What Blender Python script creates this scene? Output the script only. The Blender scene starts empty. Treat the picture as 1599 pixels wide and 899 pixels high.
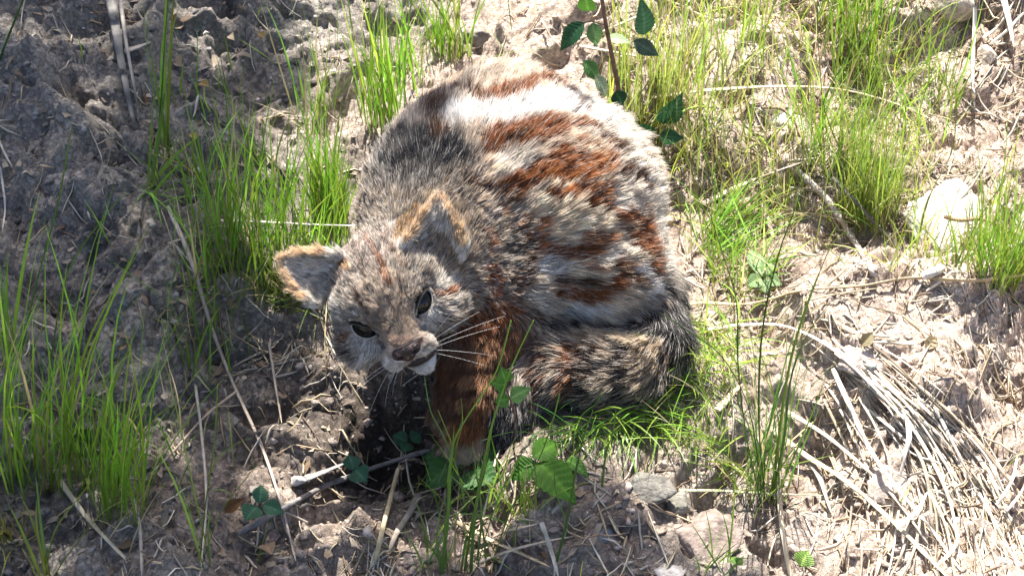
import bpy, math, random
import numpy as np
from mathutils import Vector
from mathutils.bvhtree import BVHTree

RNG = np.random.default_rng(11)
random.seed(5)
SC = bpy.context.scene
COL = SC.collection
R = math.radians

# ------------------------------------------------------------------ camera
PITCH = R(48.0)
DIST, WIDE = 1.5, 0.80
TARGET = np.array([0.0, 0.0, 0.06])
CAMP = TARGET + DIST * np.array([0.0, -math.cos(PITCH), math.sin(PITCH)])
cd = bpy.data.cameras.new('camera'); cam = bpy.data.objects.new('camera', cd); COL.objects.link(cam)
cam.location = CAMP; cam.rotation_euler = (math.pi / 2 - PITCH, 0, 0)
cd.sensor_width = 36.0; cd.lens = 36.0 * DIST / WIDE
cd.clip_start = 0.02; cd.clip_end = 400.0
SC.camera = cam
# ------------------------------------------------------------------ light
SUN_TO = np.array([-0.05, 0.62, 0.86]); SUN_TO = SUN_TO / np.linalg.norm(SUN_TO)
world = bpy.data.worlds.new('World'); SC.world = world; world.use_nodes = True
wn = world.node_tree.nodes; wl = world.node_tree.links
sky = wn.new('ShaderNodeTexSky'); sky.sky_type = 'NISHITA'; sky.sun_disc = False; sky.dust_density = 2.5; sky.ozone_density = .6; sky.air_density = .8
sky.sun_elevation = math.asin(SUN_TO[2]); sky.sun_rotation = math.atan2(SUN_TO[0], SUN_TO[1])
wl.new(sky.outputs[0], wn['Background'].inputs['Color']); wn['Background'].inputs['Strength'].default_value = 0.092
ld = bpy.data.lights.new('sun', 'SUN'); ld.energy = 5.0; ld.angle = R(0.5); ld.color = (1.0, 0.95, 0.87)
sun = bpy.data.objects.new('sun', ld); COL.objects.link(sun); sun.location = (0, 0, 6)
sun.rotation_euler = Vector(SUN_TO).to_track_quat('Z', 'Y').to_euler()
SC.view_settings.view_transform = 'Standard'; SC.view_settings.look = 'None'
SC.view_settings.exposure = 1.72; SC.view_settings.gamma = 1.0
try: SC.view_settings.use_curve_mapping = False
except Exception: pass
SC.render.engine = 'CYCLES'
SC.cycles.max_bounces = 7; SC.cycles.diffuse_bounces = 5; SC.cycles.transparent_max_bounces = 8

# ------------------------------------------------------------------ small maths
CX = np.array([1.0, 0, 0]); CY = np.array([0, math.sin(PITCH), math.cos(PITCH)])
CZ = np.array([0, -math.cos(PITCH), math.sin(PITCH)])
MPP = WIDE / 1599.0

def rays(px, py):
    px = np.asarray(px, float); py = np.asarray(py, float)
    d = (px[..., None] - 799.5) * MPP * CX - (py[..., None] - 449.5) * MPP * CY - DIST * CZ
    return d / np.linalg.norm(d, axis=-1, keepdims=True)

def W(px, py, z):                      # photo pixel at a known height
    d = rays(px, py); t = (z - CAMP[2]) / d[..., 2]
    return CAMP + d * t[..., None]

def V(px, py, yw):                     # photo pixel on an upright plane at depth yw
    d = rays(px, py); t = (yw - CAMP[1]) / d[..., 1]
    return CAMP + d * t[..., None]

def sstep(a, b, x):
    t = np.clip((x - a) / (b - a), 0, 1); return t * t * (3 - 2 * t)

_perm = np.random.default_rng(3).permutation(256); _perm = np.concatenate([_perm] * 3)
_g2 = np.random.default_rng(4).normal(size=(256, 2)); _g2 /= np.linalg.norm(_g2, axis=1, keepdims=True)
_v3 = np.random.default_rng(5).random(256) * 2 - 1

def noise2(x, y):
    xi = np.floor(x).astype(int); yi = np.floor(y).astype(int); fx = x - xi; fy = y - yi
    u = fx**3 * (fx * (fx * 6 - 15) + 10); v = fy**3 * (fy * (fy * 6 - 15) + 10)
    def g(a, b):
        h = _perm[_perm[(xi + a) & 255] + ((yi + b) & 255)]
        return _g2[h, 0] * (fx - a) + _g2[h, 1] * (fy - b)
    return 1.5 * ((1 - u) * (1 - v) * g(0, 0) + u * (1 - v) * g(1, 0) + (1 - u) * v * g(0, 1) + u * v * g(1, 1))

def fbm2(x, y, o=4, gain=.5, ridged=False):
    s = 0; a = 1.0
    for i in range(o):
        n = noise2(x * 2.03**i + 17.3 * i, y * 2.03**i - 9.1 * i)
        s = s + a * ((1 - 2 * np.abs(n)) if ridged else n); a *= gain
    return s

def noise3(p, f):
    q = p * f; i = np.floor(q).astype(int); t = q - i; t = t * t * (3 - 2 * t)
    out = 0
    for a in (0, 1):
        for b in (0, 1):
            for c in (0, 1):
                h = _perm[_perm[_perm[(i[:, 0] + a) & 255] + ((i[:, 1] + b) & 255)] + ((i[:, 2] + c) & 255)]
                w = (t[:, 0] if a else 1 - t[:, 0]) * (t[:, 1] if b else 1 - t[:, 1]) * (t[:, 2] if c else 1 - t[:, 2])
                out = out + w * _v3[h]
    return out

def unit(v):
    v = np.asarray(v, float); return v / np.maximum(np.linalg.norm(v, axis=-1, keepdims=True), 1e-9)

# ------------------------------------------------------------------ mesh helpers
def mk_mesh(name, verts, faces, mat=None, smooth=True, cols=None):
    verts = np.asarray(verts, np.float32); faces = np.asarray(faces, np.int32)
    me = bpy.data.meshes.new(name); n, k = faces.shape
    me.vertices.add(len(verts)); me.vertices.foreach_set('co', verts.ravel())
    me.loops.add(n * k); me.loops.foreach_set('vertex_index', faces.ravel())
    me.polygons.add(n); me.polygons.foreach_set('loop_start', np.arange(0, n * k, k, dtype=np.int32))
    if smooth: me.polygons.foreach_set('use_smooth', np.ones(n, bool))
    me.update(calc_edges=True)
    if cols is not None:
        a = me.color_attributes.new('Col', 'FLOAT_COLOR', 'POINT')
        c = np.ones((len(verts), 4), np.float32); c[:, :3] = cols; a.data.foreach_set('color', c.ravel())
    if mat: me.materials.append(mat)
    return me

def link(name, data, parent=None, loc=None, label=None, cat=None, group=None, kind=None):
    o = bpy.data.objects.new(name, data); COL.objects.link(o)
    if loc is not None: o.location = loc
    if parent is not None: o.parent = parent
    if label: o['label'] = label
    if cat: o['category'] = cat
    if group: o['group'] = group
    if kind: o['kind'] = kind
    return o

def root_at(name, loc, label, cat, group=None):
    return link(name, None, None, tuple(loc), label, cat, group)

def catmull(P, n):
    P = np.asarray(P, float); Q = np.vstack([2 * P[0] - P[1], P, 2 * P[-1] - P[-2]])
    t = np.linspace(0, len(P) - 1, n); i = np.minimum(t.astype(int), len(P) - 2); f = (t - i)[:, None]
    a, b, c, d = Q[i], Q[i + 1], Q[i + 2], Q[i + 3]
    return .5 * (2 * b + (c - a) * f + (2 * a - 5 * b + 4 * c - d) * f**2 + (3 * b - a - 3 * c + d) * f**3)

def tube(P, rad, sides=6, flat=1.0, twist=0.0):
    P = np.asarray(P, float); n = len(P); rad = np.broadcast_to(np.asarray(rad, float), (n,))
    T = unit(np.gradient(P, axis=0)); up = np.array([0, 0, 1.0])
    S = np.cross(T, up); bad = np.linalg.norm(S, axis=1) < .15; S[bad] = np.cross(T[bad], [0, 1.0, 0.1]); S = unit(S); U = np.cross(S, T)
    tw = np.linspace(0, twist, n)[:, None]
    S2 = S * np.cos(tw) + U * np.sin(tw); U2 = U * np.cos(tw) - S * np.sin(tw)
    a = np.arange(sides) * 2 * math.pi / sides
    v = P[:, None] + rad[:, None, None] * (np.cos(a)[None, :, None] * S2[:, None] + flat * np.sin(a)[None, :, None] * U2[:, None])
    i = np.arange(n - 1)[:, None] * sides; j = np.arange(sides)[None]; j2 = (j + 1) % sides
    f = np.stack([i + j, i + j2, i + sides + j2, i + sides + j], -1).reshape(-1, 4)
    return v.reshape(-1, 3), f

# ------------------------------------------------------------------ materials
def new_mat(name):
    m = bpy.data.materials.new(name); m.use_nodes = True
    return m, m.node_tree.nodes, m.node_tree.links, m.node_tree.nodes['Principled BSDF']

def vmat(name, rough=.6, transl=0.0, spec=.4, bump=0.0, bscale=400, vary=.25, nscale=120):
    """colour from the mesh's own colours, mottled by noise; optional light passing through"""
    m, N, L, B = new_mat(name)
    at = N.new('ShaderNodeAttribute'); at.attribute_name = 'Col'
    tc = N.new('ShaderNodeTexCoord'); nz = N.new('ShaderNodeTexNoise'); nz.inputs['Scale'].default_value = nscale; nz.inputs['Detail'].default_value = 5
    L.new(tc.outputs['Object'], nz.inputs['Vector'])
    mr = N.new('ShaderNodeMapRange'); mr.inputs[1].default_value = .3; mr.inputs[2].default_value = .7
    mr.inputs[3].default_value = 1 - vary; mr.inputs[4].default_value = 1 + vary; L.new(nz.outputs[0], mr.inputs[0])
    mx = N.new('ShaderNodeVectorMath'); mx.operation = 'SCALE'; L.new(at.outputs['Color'], mx.inputs[0]); L.new(mr.outputs[0], mx.inputs['Scale'])
    L.new(mx.outputs[0], B.inputs['Base Color']); B.inputs['Roughness'].default_value = rough; B.inputs['Specular IOR Level'].default_value = spec
    if bump:
        bz = N.new('ShaderNodeTexNoise'); bz.inputs['Scale'].default_value = bscale; bz.inputs['Detail'].default_value = 6; L.new(tc.outputs['Object'], bz.inputs['Vector'])
        bp = N.new('ShaderNodeBump'); bp.inputs['Strength'].default_value = bump; bp.inputs['Distance'].default_value = .002
        L.new(bz.outputs[0], bp.inputs['Height']); L.new(bp.outputs[0], B.inputs['Normal'])
    if transl:
        t = N.new('ShaderNodeBsdfTranslucent'); L.new(mx.outputs[0], t.inputs['Color'])
        ms = N.new('ShaderNodeMixShader'); ms.inputs[0].default_value = transl
        L.new(B.outputs[0], ms.inputs[1]); L.new(t.outputs[0], ms.inputs[2]); L.new(ms.outputs[0], N['Material Output'].inputs['Surface'])
    return m

M_GRASS = vmat('grass_blade', rough=.45, transl=.42, spec=.35, vary=.12, nscale=60)
M_LEAF = vmat('broad_leaf', rough=.5, transl=.3, spec=.22, bump=.25, bscale=300, vary=.15, nscale=150)
M_STRAW = vmat('dry_straw', rough=.55, transl=.12, spec=.35, bump=.2, bscale=500, vary=.22, nscale=130)
M_STONE = vmat('stone', rough=.9, spec=.2, bump=1.0, bscale=320, vary=.42, nscale=150)
M_WOOD = vmat('weathered_wood', rough=.8, spec=.2, bump=.5, bscale=500, vary=.35, nscale=140)
M_SKIN = vmat('hide', rough=.8, spec=.15, vary=.25, nscale=300)

# soil
def soil_mat():
    m, N, L, B = new_mat('dry_clay_soil')
    tc = N.new('ShaderNodeTexCoord')
    def noise(scale, det=8, rough=.6, dist=0.0):
        n = N.new('ShaderNodeTexNoise'); n.inputs['Scale'].default_value = scale; n.inputs['Detail'].default_value = det
        n.inputs['Roughness'].default_value = rough; n.inputs['Distortion'].default_value = dist
        L.new(tc.outputs['Object'], n.inputs['Vector']); return n
    def ramp(src, stops):
        r = N.new('ShaderNodeValToRGB'); e = r.color_ramp.elements
        while len(e) < len(stops): e.new(.5)
        for k, (p, c) in zip(e, stops): k.position = p; k.color = (*c, 1)
        L.new(src, r.inputs[0]); return r
    def mix(f, a, b, mode='MIX'):
        x = N.new('ShaderNodeMix'); x.data_type = 'RGBA'; x.blend_type = mode
        if hasattr(f, 'links'): L.new(f, x.inputs[0])
        else: x.inputs[0].default_value = f
        L.new(a, x.inputs[6]); L.new(b, x.inputs[7]); return x.outputs[2]
    n1, n2, n3, n4 = noise(9, 8, .62, .4), noise(60, 10, .74), noise(300, 8, .75), noise(900, 3, .6)
    warm = ramp(n1.outputs[0], [(.3, (.36, .27, .215)), (.5, (.59, .47, .385)), (.7, (.69, .585, .495))])
    grey = ramp(n1.outputs[0], [(.3, (.14, .128, .116)), (.5, (.255, .236, .214)), (.72, (.36, .332, .298))])
    at = N.new('ShaderNodeAttribute'); at.attribute_name = 'Col'          # red: share of grey clay, green: pale crust, blue: humus, also shade painted under the cat
    sp = N.new('ShaderNodeSeparateColor'); L.new(at.outputs['Color'], sp.inputs[0])
    c = mix(sp.outputs[0], warm.outputs[0], grey.outputs[0])
    humus_shade = N.new('ShaderNodeRGB'); humus_shade.outputs[0].default_value = (.055, .042, .033, 1)
    c = mix(sp.outputs[2], c, humus_shade.outputs[0])
    sc_ = ramp(n2.outputs[0], [(.3, (.55, .53, .52)), (.5, (1.05, 1.05, 1.05)), (.72, (1.35, 1.32, 1.29))]); c = mix(.8, c, sc_.outputs[0], 'MULTIPLY')
    sp2 = ramp(n3.outputs[0], [(.36, (.48, .46, .45)), (.48, (1.05, 1.05, 1.05)), (.66, (1.5, 1.47, 1.43))]); c = mix(.7, c, sp2.outputs[0], 'MULTIPLY')
    L.new(c, B.inputs['Base Color']); B.inputs['Roughness'].default_value = .9; B.inputs['Specular IOR Level'].default_value = .2
    hs = N.new('ShaderNodeMath'); hs.operation = 'ADD'; L.new(n2.outputs[0], hs.inputs[0])
    hm = N.new('ShaderNodeMath'); hm.operation = 'MULTIPLY'; hm.inputs[1].default_value = .55; L.new(n3.outputs[0], hm.inputs[0]); L.new(hm.outputs[0], hs.inputs[1])
    bp = N.new('ShaderNodeBump'); bp.inputs['Strength'].default_value = 1.0; bp.inputs['Distance'].default_value = .0055
    vo = N.new('ShaderNodeTexVoronoi'); vo.feature = 'DISTANCE_TO_EDGE'; vo.inputs['Scale'].default_value = 150
    dv_ = N.new('ShaderNodeMixRGB'); dv_.inputs[0].default_value = .02; L.new(tc.outputs['Object'], dv_.inputs[1]); L.new(n2.outputs['Color'], dv_.inputs[2]); L.new(dv_.outputs[0], vo.inputs['Vector'])
    vm = N.new('ShaderNodeMapRange'); vm.inputs[1].default_value = 0; vm.inputs[2].default_value = .12; vm.inputs[3].default_value = 0; vm.inputs[4].default_value = .22; L.new(vo.outputs['Distance'], vm.inputs[0])
    h2 = N.new('ShaderNodeMath'); h2.operation = 'ADD'; L.new(hs.outputs[0], h2.inputs[0]); L.new(vm.outputs[0], h2.inputs[1])
    L.new(h2.outputs[0], bp.inputs['Height']); L.new(bp.outputs[0], B.inputs['Normal'])
    return m

# ------------------------------------------------------------------ ground
C0 = W(800, 430, .0)                    # under the cat
HOL = W(620, 665, .0)                   # hollow under the head
def worley(x, y, seed=0):
    xi = np.floor(x).astype(int); yi = np.floor(y).astype(int)
    d1 = np.full(np.shape(x), 9.0); d2 = d1.copy(); hh = np.zeros(np.shape(x), int); dx1 = np.zeros(np.shape(x)); dy1 = dx1.copy()
    for a in (-1, 0, 1):
        for b in (-1, 0, 1):
            h = _perm[_perm[(xi + a + seed) & 255] + ((yi + b) & 255)]; h2 = _perm[h + 31]
            ox = xi + a + .1 + .8 * h / 255 - x; oy = yi + b + .1 + .8 * h2 / 255 - y; d = np.sqrt(ox * ox + oy * oy); m = d < d1
            d2 = np.where(m, d1, np.minimum(d2, d)); hh = np.where(m, h, hh); dx1 = np.where(m, ox, dx1); dy1 = np.where(m, oy, dy1); d1 = np.where(m, d, d1)
    return d2 - d1, hh, dx1, dy1
def plates(x, y, seed):
    e, hh, dx, dy = worley(x, y, seed); g = _g2[hh]
    return _v3[hh] * .5 + .9 * (g[..., 0] * dx + g[..., 1] * dy), e
def terrain(x, y, fine=True):
    x = np.asarray(x, float); y = np.asarray(y, float)
    near = np.exp(-((x / 1.6)**2 + (y / 1.6)**2))
    wx = x + .035 * fbm2(x * 7, y * 7, 3); wy = y + .035 * fbm2(x * 7 + 40, y * 7, 3)
    h = .085 * sstep(.12, .62, -x * .85 + y * .45) + .03 * sstep(.25, .6, y) + .3 * fbm2(x * .23 + 3, y * .23, 3) * sstep(1.0, 6.0, np.hypot(x, y))
    h += .022 * sstep(.12, .34, x) * sstep(.02, -.12, y)
    # eroded shelves
    s = fbm2(wx * 5 + 2, wy * 5 + 7, 4, .5) * 1.6
    st = np.floor(s * 2.2) + sstep(.55, .98, s * 2.2 - np.floor(s * 2.2))
    h += .022 * st / 2.2 + .010 * s
    h += .011 * (fbm2(wx * 14, wy * 14, 3) )
    calm = np.exp(-(((x - C0[0] - .01) / .19)**2 + ((y - C0[1]) / .17)**2)**2)
    h = h * (1 - .93 * calm) - .002 * calm
    # shelf that ends beside the face, hollow in front of the chest
    e = W(np.array([430., 560., 600.]), np.array([500., 600., 720.]), 0)
    h += .020 * np.exp(-((x - W(430, 640, 0)[0]) / .075)**2 - ((y - W(430, 640, 0)[1]) / .06)**2)
    h -= .028 * np.exp(-((x - HOL[0]) / .06)**2 - ((y - HOL[1]) / .045)**2)
    if fine:
        hf_ = h; h = np.zeros_like(x)
        hard = (.28 + .72 * sstep(.0, -.22, x)) * (1 - .55 * calm) * near
        w2x = x + .010 * fbm2(x * 30, y * 30, 2); w2y = y + .010 * fbm2(x * 30 + 9, y * 30, 2)
        p1, e1_ = plates(w2x * 15, w2y * 18, 0); p2, e2_ = plates(w2x * 55 + 7, w2y * 62, 11); p3, e3_ = plates(w2x * 130 + 3, w2y * 130, 23)
        h += hard * (.0095 * p1 * sstep(0, .10, e1_) - .004 * sstep(.10, .0, e1_) + .0036 * p2 * sstep(0, .15, e2_) + .0026 * p3)
        r = fbm2(wx * 38, wy * 38, 4, .55, ridged=True)
        big = noise2(x * 9 + 5, y * 9)
        h += (.0040 - .0018 * sstep(0, -.2, x)) * r * (1 - .5 * calm) * (1.0 + .6 * big)
        cl = noise2(wx * 75, wy * 75); h += .0050 * np.maximum(cl - .10, 0)**.8 * (1 - .4 * calm) * (1 - .5 * sstep(0, -.2, x))
        pit = noise2(wx * 52 + 31, wy * 52); h -= .0075 * np.maximum(pit - .18, 0) * (1 - .6 * calm)
        h += .0017 * fbm2(x * 170, y * 170, 2)
        h = hf_ + h * sstep(1.6, .9, np.hypot(x, y - .1))
    return h

def G(px, py, lift=0.0):                # photo pixel -> point on the ground
    px = np.asarray(px, float); py = np.asarray(py, float); shp = np.broadcast(px, py).shape
    px = np.broadcast_to(px, shp); py = np.broadcast_to(py, shp)
    z = np.zeros(shp)
    for _ in range(9):
        p = W(px, py, z); z = .5 * z + .5 * (terrain(p[..., 0], p[..., 1]))
    p = W(px, py, z); p[..., 2] = terrain(p[..., 0], p[..., 1]) + lift
    return p

def axis(a, b, step, far):
    core = np.arange(a, b, step); g = step * 1.09 ** np.arange(0, 160); g = np.cumsum(g); g = g[g < far]
    return np.concatenate([(a - g)[::-1], core, b + g])
gx = axis(-.64, .64, .0021, 70.0); gy = axis(-.38, .68, .0021, 70.0)
X, Y = np.meshgrid(gx, gy, indexing='ij'); Z = terrain(X, Y)
nx, ny = X.shape
idx = np.arange(nx * ny).reshape(nx, ny)
F = np.stack([idx[:-1, :-1], idx[1:, :-1], idx[1:, 1:], idx[:-1, 1:]], -1).reshape(-1, 4)
gc = np.zeros((nx, ny, 3))
gc[..., 0] = np.clip(sstep(.02, -.30, X - .10 * Y + .07 * fbm2(X * 6, Y * 6, 3)) + .75 * sstep(.0, -.19, Y - .12 * X + .07 * fbm2(X * 7, Y * 7 + 5, 3)) * sstep(.30, .12, X), 0, .92)
brn = np.exp(-(((X - W(640, 780, 0)[0]) / .20)**2 + ((Y - W(640, 780, 0)[1]) / .085)**2)**2)      # brown earth in front of the cat, some of its shade painted in
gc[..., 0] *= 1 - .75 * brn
gc[..., 2] = .42 * brn * (.6 + .5 * fbm2(X * 16, Y * 16, 3)) + .9 * np.exp(-((X - HOL[0] - .005) / .085)**2 - ((Y - HOL[1] - .01) / .055)**2) + .35 * np.exp(-((X - C0[0]) / .16)**2 - ((Y - C0[1]) / .14)**2); gc[..., 2] = np.clip(gc[..., 2], 0, .95)  # humus tone also paints the shadow below chin and body
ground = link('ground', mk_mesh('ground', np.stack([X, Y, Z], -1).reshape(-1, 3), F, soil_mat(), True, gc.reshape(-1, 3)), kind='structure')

# ------------------------------------------------------------------ cat: one body grown from a distance field
PR = []                                  # (region, fn, k)
def cap(a, b, ra, rb=None, reg='body', k=.02, sub=False):
    a = np.asarray(a, float); b = np.asarray(b, float); rb = ra if rb is None else rb
    ab = b - a; L2 = max(ab @ ab, 1e-9)
    def f(P):
        t = np.clip((P - a) @ ab / L2, 0, 1); return np.linalg.norm(P - a - t[:, None] * ab, axis=1) - (ra + t * (rb - ra))
    PR.append((reg, f, k, sub))
def ell(c, r, Rm=None, reg='body', k=.02, sub=False):
    c = np.asarray(c, float); r = np.asarray(r, float); Rm = np.eye(3) if Rm is None else Rm
    def f(P):
        q = (P - c) @ Rm; k0 = np.linalg.norm(q / r, axis=1); k1 = np.linalg.norm(q / r**2, axis=1)
        return k0 * (k0 - 1) / np.maximum(k1, 1e-6)
    PR.append((reg, f, k, sub))

# head frame: columns right (towards the photo's right), up, forward (out of the face)
ro = R(27); r0 = math.cos(ro) * CX + math.sin(ro) * CY; u0 = -math.sin(ro) * CX + math.cos(ro) * CY
ya, pi_ = R(6), R(25)
hf = unit(CZ * math.cos(pi_) * math.cos(ya) - r0 * math.sin(ya) - u0 * math.sin(pi_))
hr = unit(r0 - hf * (r0 @ hf)); hu = np.cross(hf, hr)
HM = np.stack([hr, hu, hf], 1)
EYE = np.array([.0192, .004, .0240])
HO = W(616, 502, .116) - HM @ np.array([0, .004, .034])
def H(x, y, z): return HO + HM @ np.array([x, y, z], float)
def HP(px, py, zl):                      # photo pixel on the head's own plane zl forward of its centre
    d = rays(px, py); t = (zl - (CAMP - HO) @ hf) / (d @ hf); return CAMP + d * t

sh = W(690, 372, .105)
cap(W(738, 285, .106), W(838, 302, .100), .073, .076, 'body', .035)
cap(W(792, 198, .112), W(885, 272, .10), .049, .048, 'body', .035)
cap(W(908, 345, .082), W(945, 415, .068), .067, .047, 'body', .035)
ell(W(896, 402, .070), (.058, .047, .054), None, 'body', .012)
cap(sh, W(785, 415, .080), .051, .054, 'neck', .016)
cap(W(645, 325, .100), W(720, 325, .100), .040, .058, 'neck', .03)
cap(H(0, .004, -.03), sh, .036, .044, 'neck', .02)
cap(W(760, 470, .062), W(795, 505, .045), .044, .032, 'neck', .025)
# forelegs and paws
lg0, lg1, lg2 = W(768, 525, .062), W(744, 618, .036), W(726, 682, .014)
cap(lg0, lg1, .024, .0165, 'leg', .014); cap(lg1, lg2, .0165, .015, 'leg', .012)
for tx, ty in ((704, 694), (719, 706), (735, 706), (750, 692)):
    cap(lg2, W(tx, ty, .0095), .011, .0088, 'paw', .004)
cap(W(745, 530, .055), W(706, 640, .014), .022, .014, 'leg', .012)
cap(W(706, 640, .014), W(690, 655, .011), .012, .0095, 'paw', .005)
# tail lying round the feet
TL = [(1012, 455, .050, .023), (1024, 530, .036, .0215), (988, 564, .034, .0230), (925, 574, .034, .0240), (860, 576, .034, .0240), (812, 594, .032, .022), (796, 636, .024, .018), (792, 668, .016, .011)]
TP = np.array([W(a, b, c) for a, b, c, d in TL])
for i in range(len(TL) - 1): cap(TP[i], TP[i + 1], TL[i][3], TL[i + 1][3], 'tail', .007 if i else .015)
NB = len(PR)
# skull, cheeks, muzzle
ell(H(0, .012, -.012), (.0435, .040, .046), HM, 'head', .012)
for s in (-1, 1):
    ell(H(s * .0275, -.008, .004), (.0215, .0200, .024), HM, 'head', .012)
    cap(H(s * .012, .019, .019), H(s * .030, .021, .009), .0105, .010, 'head', .008)
    ell(H(s * .0100, -.0210, .0385), (.0108, .0086, .0120), HM, 'muzzle', .005)
cap(H(0, .018, .018), H(0, -.0090, .0415), .0170, .0114, 'bridge', .009)
cap(H(.001, -.030, .010), H(.004, -.0362, .0335), .0160, .0080, 'muzzle', .005)
ell(H(.007, -.0284, .0440), (.0180, .0048, .017), HM, 'muzzle', .002, True)
EYES, EYEF = [], []
ER = .0118
def field(P):
    d = np.full(len(P), 1.0)
    for reg, f, k, sub in PR:
        q = f(P); d = -smin(-d, q, k) if sub else smin(d, q, k)
    return d
def smin(a, b, k):
    h = np.clip(.5 + .5 * (b - a) / k, 0, 1); return b * (1 - h) + a * h - k * h * (1 - h)
for s in (-1, 1):
    g = unit(HM @ np.array([s * .34, .06, .94])); e1 = unit(HM @ np.array([s * math.cos(R(33)), math.sin(R(33)), 0])); e1 = unit(e1 - g * (e1 @ g)); e2 = np.cross(g, e1)
    if e2 @ hu < 0: e2 = -e2
    p0 = H(s * EYE[0], EYE[1], EYE[2] - .012); tt_ = np.linspace(0, .035, 141); dv = field(p0 + tt_[:, None] * g); sf = p0 + g * tt_[np.argmax(dv > 0)]
    EYES.append(sf - g * (ER - .0002)); EYEF.append((g, e1, e2, sf))
for g, e1, e2, sf in EYEF:
    ell(sf - g * .002, (.0128, .0057, .0095), np.stack([e1, e2, g], 1), 'head', .001, True)

# ears: cupped blades
def ear_pts(B, T, wdir, n, width, cup, ns=26, nt=19):
    s = np.linspace(0, 1, ns)[:, None]; t = np.linspace(-1, 1, nt)[None]
    hw = width * np.clip(1 - s**1.9, 0, 1)**.78
    ax = T - B; wd = unit(wdir - ax * (wdir @ ax) / (ax @ ax)); nn = unit(n - ax * (n @ ax) / (ax @ ax) - wd * (n @ wd))
    P = B + s[..., None] * ax + (t * hw)[..., None] * wd + (cup * (t**2 - .35) * hw + .004 * np.sin(s * 3.1))[..., None] * nn
    return P.reshape(-1, 3), unit(ax), nn
EARS = []
for s, bx, tip, wd, n, wid in ((-1, HP(520, 436, -.008), HP(437, 403, -.016), HP(497, 478, -.004) - HP(526, 408, -.012), hf * .8 - hr * .45 - hu * .25, .0212),
                               (1, HP(664, 398, -.010), HP(685, 302, -.012), HP(712, 402, -.014) - HP(622, 378, -.006), hf * .9 + hr * .42 - hu * .1, .0240)):
    P, ax, nn = ear_pts(bx, tip, unit(wd), unit(n), wid, .58); EARS.append((P, ax, nn, bx, tip))

lo = np.array([-.215, -.16, -.004]); hi = np.array([.17, .235, .232]); GH = .0027
lo[:2] = np.minimum(TP[:, :2].min(0) - .05, [HO[0] - .11, W(720, 720, 0)[1] - .02]); 
dims = np.ceil((hi - lo) / GH).astype(int)
gxs = [lo[a] + GH * np.arange(dims[a]) for a in range(3)]
GP = np.stack(np.meshgrid(*gxs, indexing='ij'), -1).reshape(-1, 3).astype(np.float32).astype(float)

def smin(a, b, k):
    h = np.clip(.5 + .5 * (b - a) / k, 0, 1); return b * (1 - h) + a * h - k * h * (1 - h)
D = np.full(len(GP), 1.0)
for reg, f, k, sub in PR:
    d = f(GP)
    D = -smin(-D, d, k) if sub else smin(D, d, k)
for P, ax, nn, bx, tip in EARS:
    mn, mx = P.min(0) - .014, P.max(0) + .014
    sel = np.where(((GP > mn) & (GP < mx)).all(1))[0]; Q = GP[sel]; d = np.empty(len(sel))
    for i in range(0, len(sel), 4000):
        d[i:i + 4000] = np.sqrt(((Q[i:i + 4000, None] - P[None])**2).sum(-1)).min(1)
    D[sel] = smin(D[sel], d - .0022, .005)
D = np.maximum(D, .002 - GP[:, 2])

def surface_nets(Fv, o, h):
    nx, ny, nz = Fv.shape
    cs = [(a, b, c) for a in (0, 1) for b in (0, 1) for c in (0, 1)]
    def sl(c): return Fv[c[0]:nx - 1 + c[0], c[1]:ny - 1 + c[1], c[2]:nz - 1 + c[2]]
    ins = np.zeros((nx - 1, ny - 1, nz - 1), np.int8)
    for c in cs: ins += (sl(c) < 0)
    act = (ins > 0) & (ins < 8); I = np.argwhere(act); n = len(I)
    ids = -np.ones(act.shape, np.int64); ids[act] = np.arange(n)
    val = np.stack([Fv[I[:, 0] + c[0], I[:, 1] + c[1], I[:, 2] + c[2]] for c in cs], 1)
    sm = np.zeros((n, 3)); ct = np.zeros(n)
    for a in range(8):
        for b in range(a + 1, 8):
            ca, cb = np.array(cs[a]), np.array(cs[b])
            if np.abs(ca - cb).sum() != 1: continue
            fa, fb = val[:, a], val[:, b]; m = (fa < 0) != (fb < 0); t = np.where(m, fa / np.where(m, fa - fb, 1), 0)
            sm += m[:, None] * (ca + t[:, None] * (cb - ca)); ct += m
    v = o + h * (I + sm / ct[:, None]); fs = []
    for ax in range(3):
        b_, c_ = (ax + 1) % 3, (ax + 2) % 3
        s0 = [slice(1, -1)] * 3; s1 = [slice(1, -1)] * 3
        s0[ax] = slice(0, -1); s1[ax] = slice(1, None)
        f0 = Fv[tuple(s0)]; f1 = Fv[tuple(s1)]; m = (f0 < 0) != (f1 < 0)
        J = np.argwhere(m); off = np.ones(3, int); off[ax] = 0; J = J + off
        eb = np.zeros(3, int); eb[b_] = 1; ec = np.zeros(3, int); ec[c_] = 1
        def gi(q): return ids[q[:, 0], q[:, 1], q[:, 2]]
        quad = np.stack([gi(J - eb - ec), gi(J - ec), gi(J), gi(J - eb)], 1)
        flip = (f0 < 0)[m]; quad[~flip] = quad[~flip][:, ::-1]
        fs.append(quad)
    fs = np.concatenate(fs); fs = fs[(fs >= 0).all(1)]
    return v, fs

BV, BF = surface_nets(D.reshape(dims), lo, GH)
for _ in range(2):                       # gentle smoothing
    acc = np.zeros_like(BV); cnt = np.zeros(len(BV))
    for a in range(4):
        np.add.at(acc, BF[:, a], BV[BF[:, (a + 1) % 4]]); np.add.at(cnt, BF[:, a], 1)
    BV = .6 * BV + .4 * acc / np.maximum(cnt, 1)[:, None]
bvh = BVHTree.FromPolygons([tuple(v) for v in BV], [tuple(f) for f in BF.tolist()])

def hit(px, py):                         # photo pixel -> point on the cat's hide
    d = rays(px, py); h_ = bvh.ray_cast(Vector(CAMP), Vector(d))
    return None if h_[0] is None else np.array(h_[0])

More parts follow.
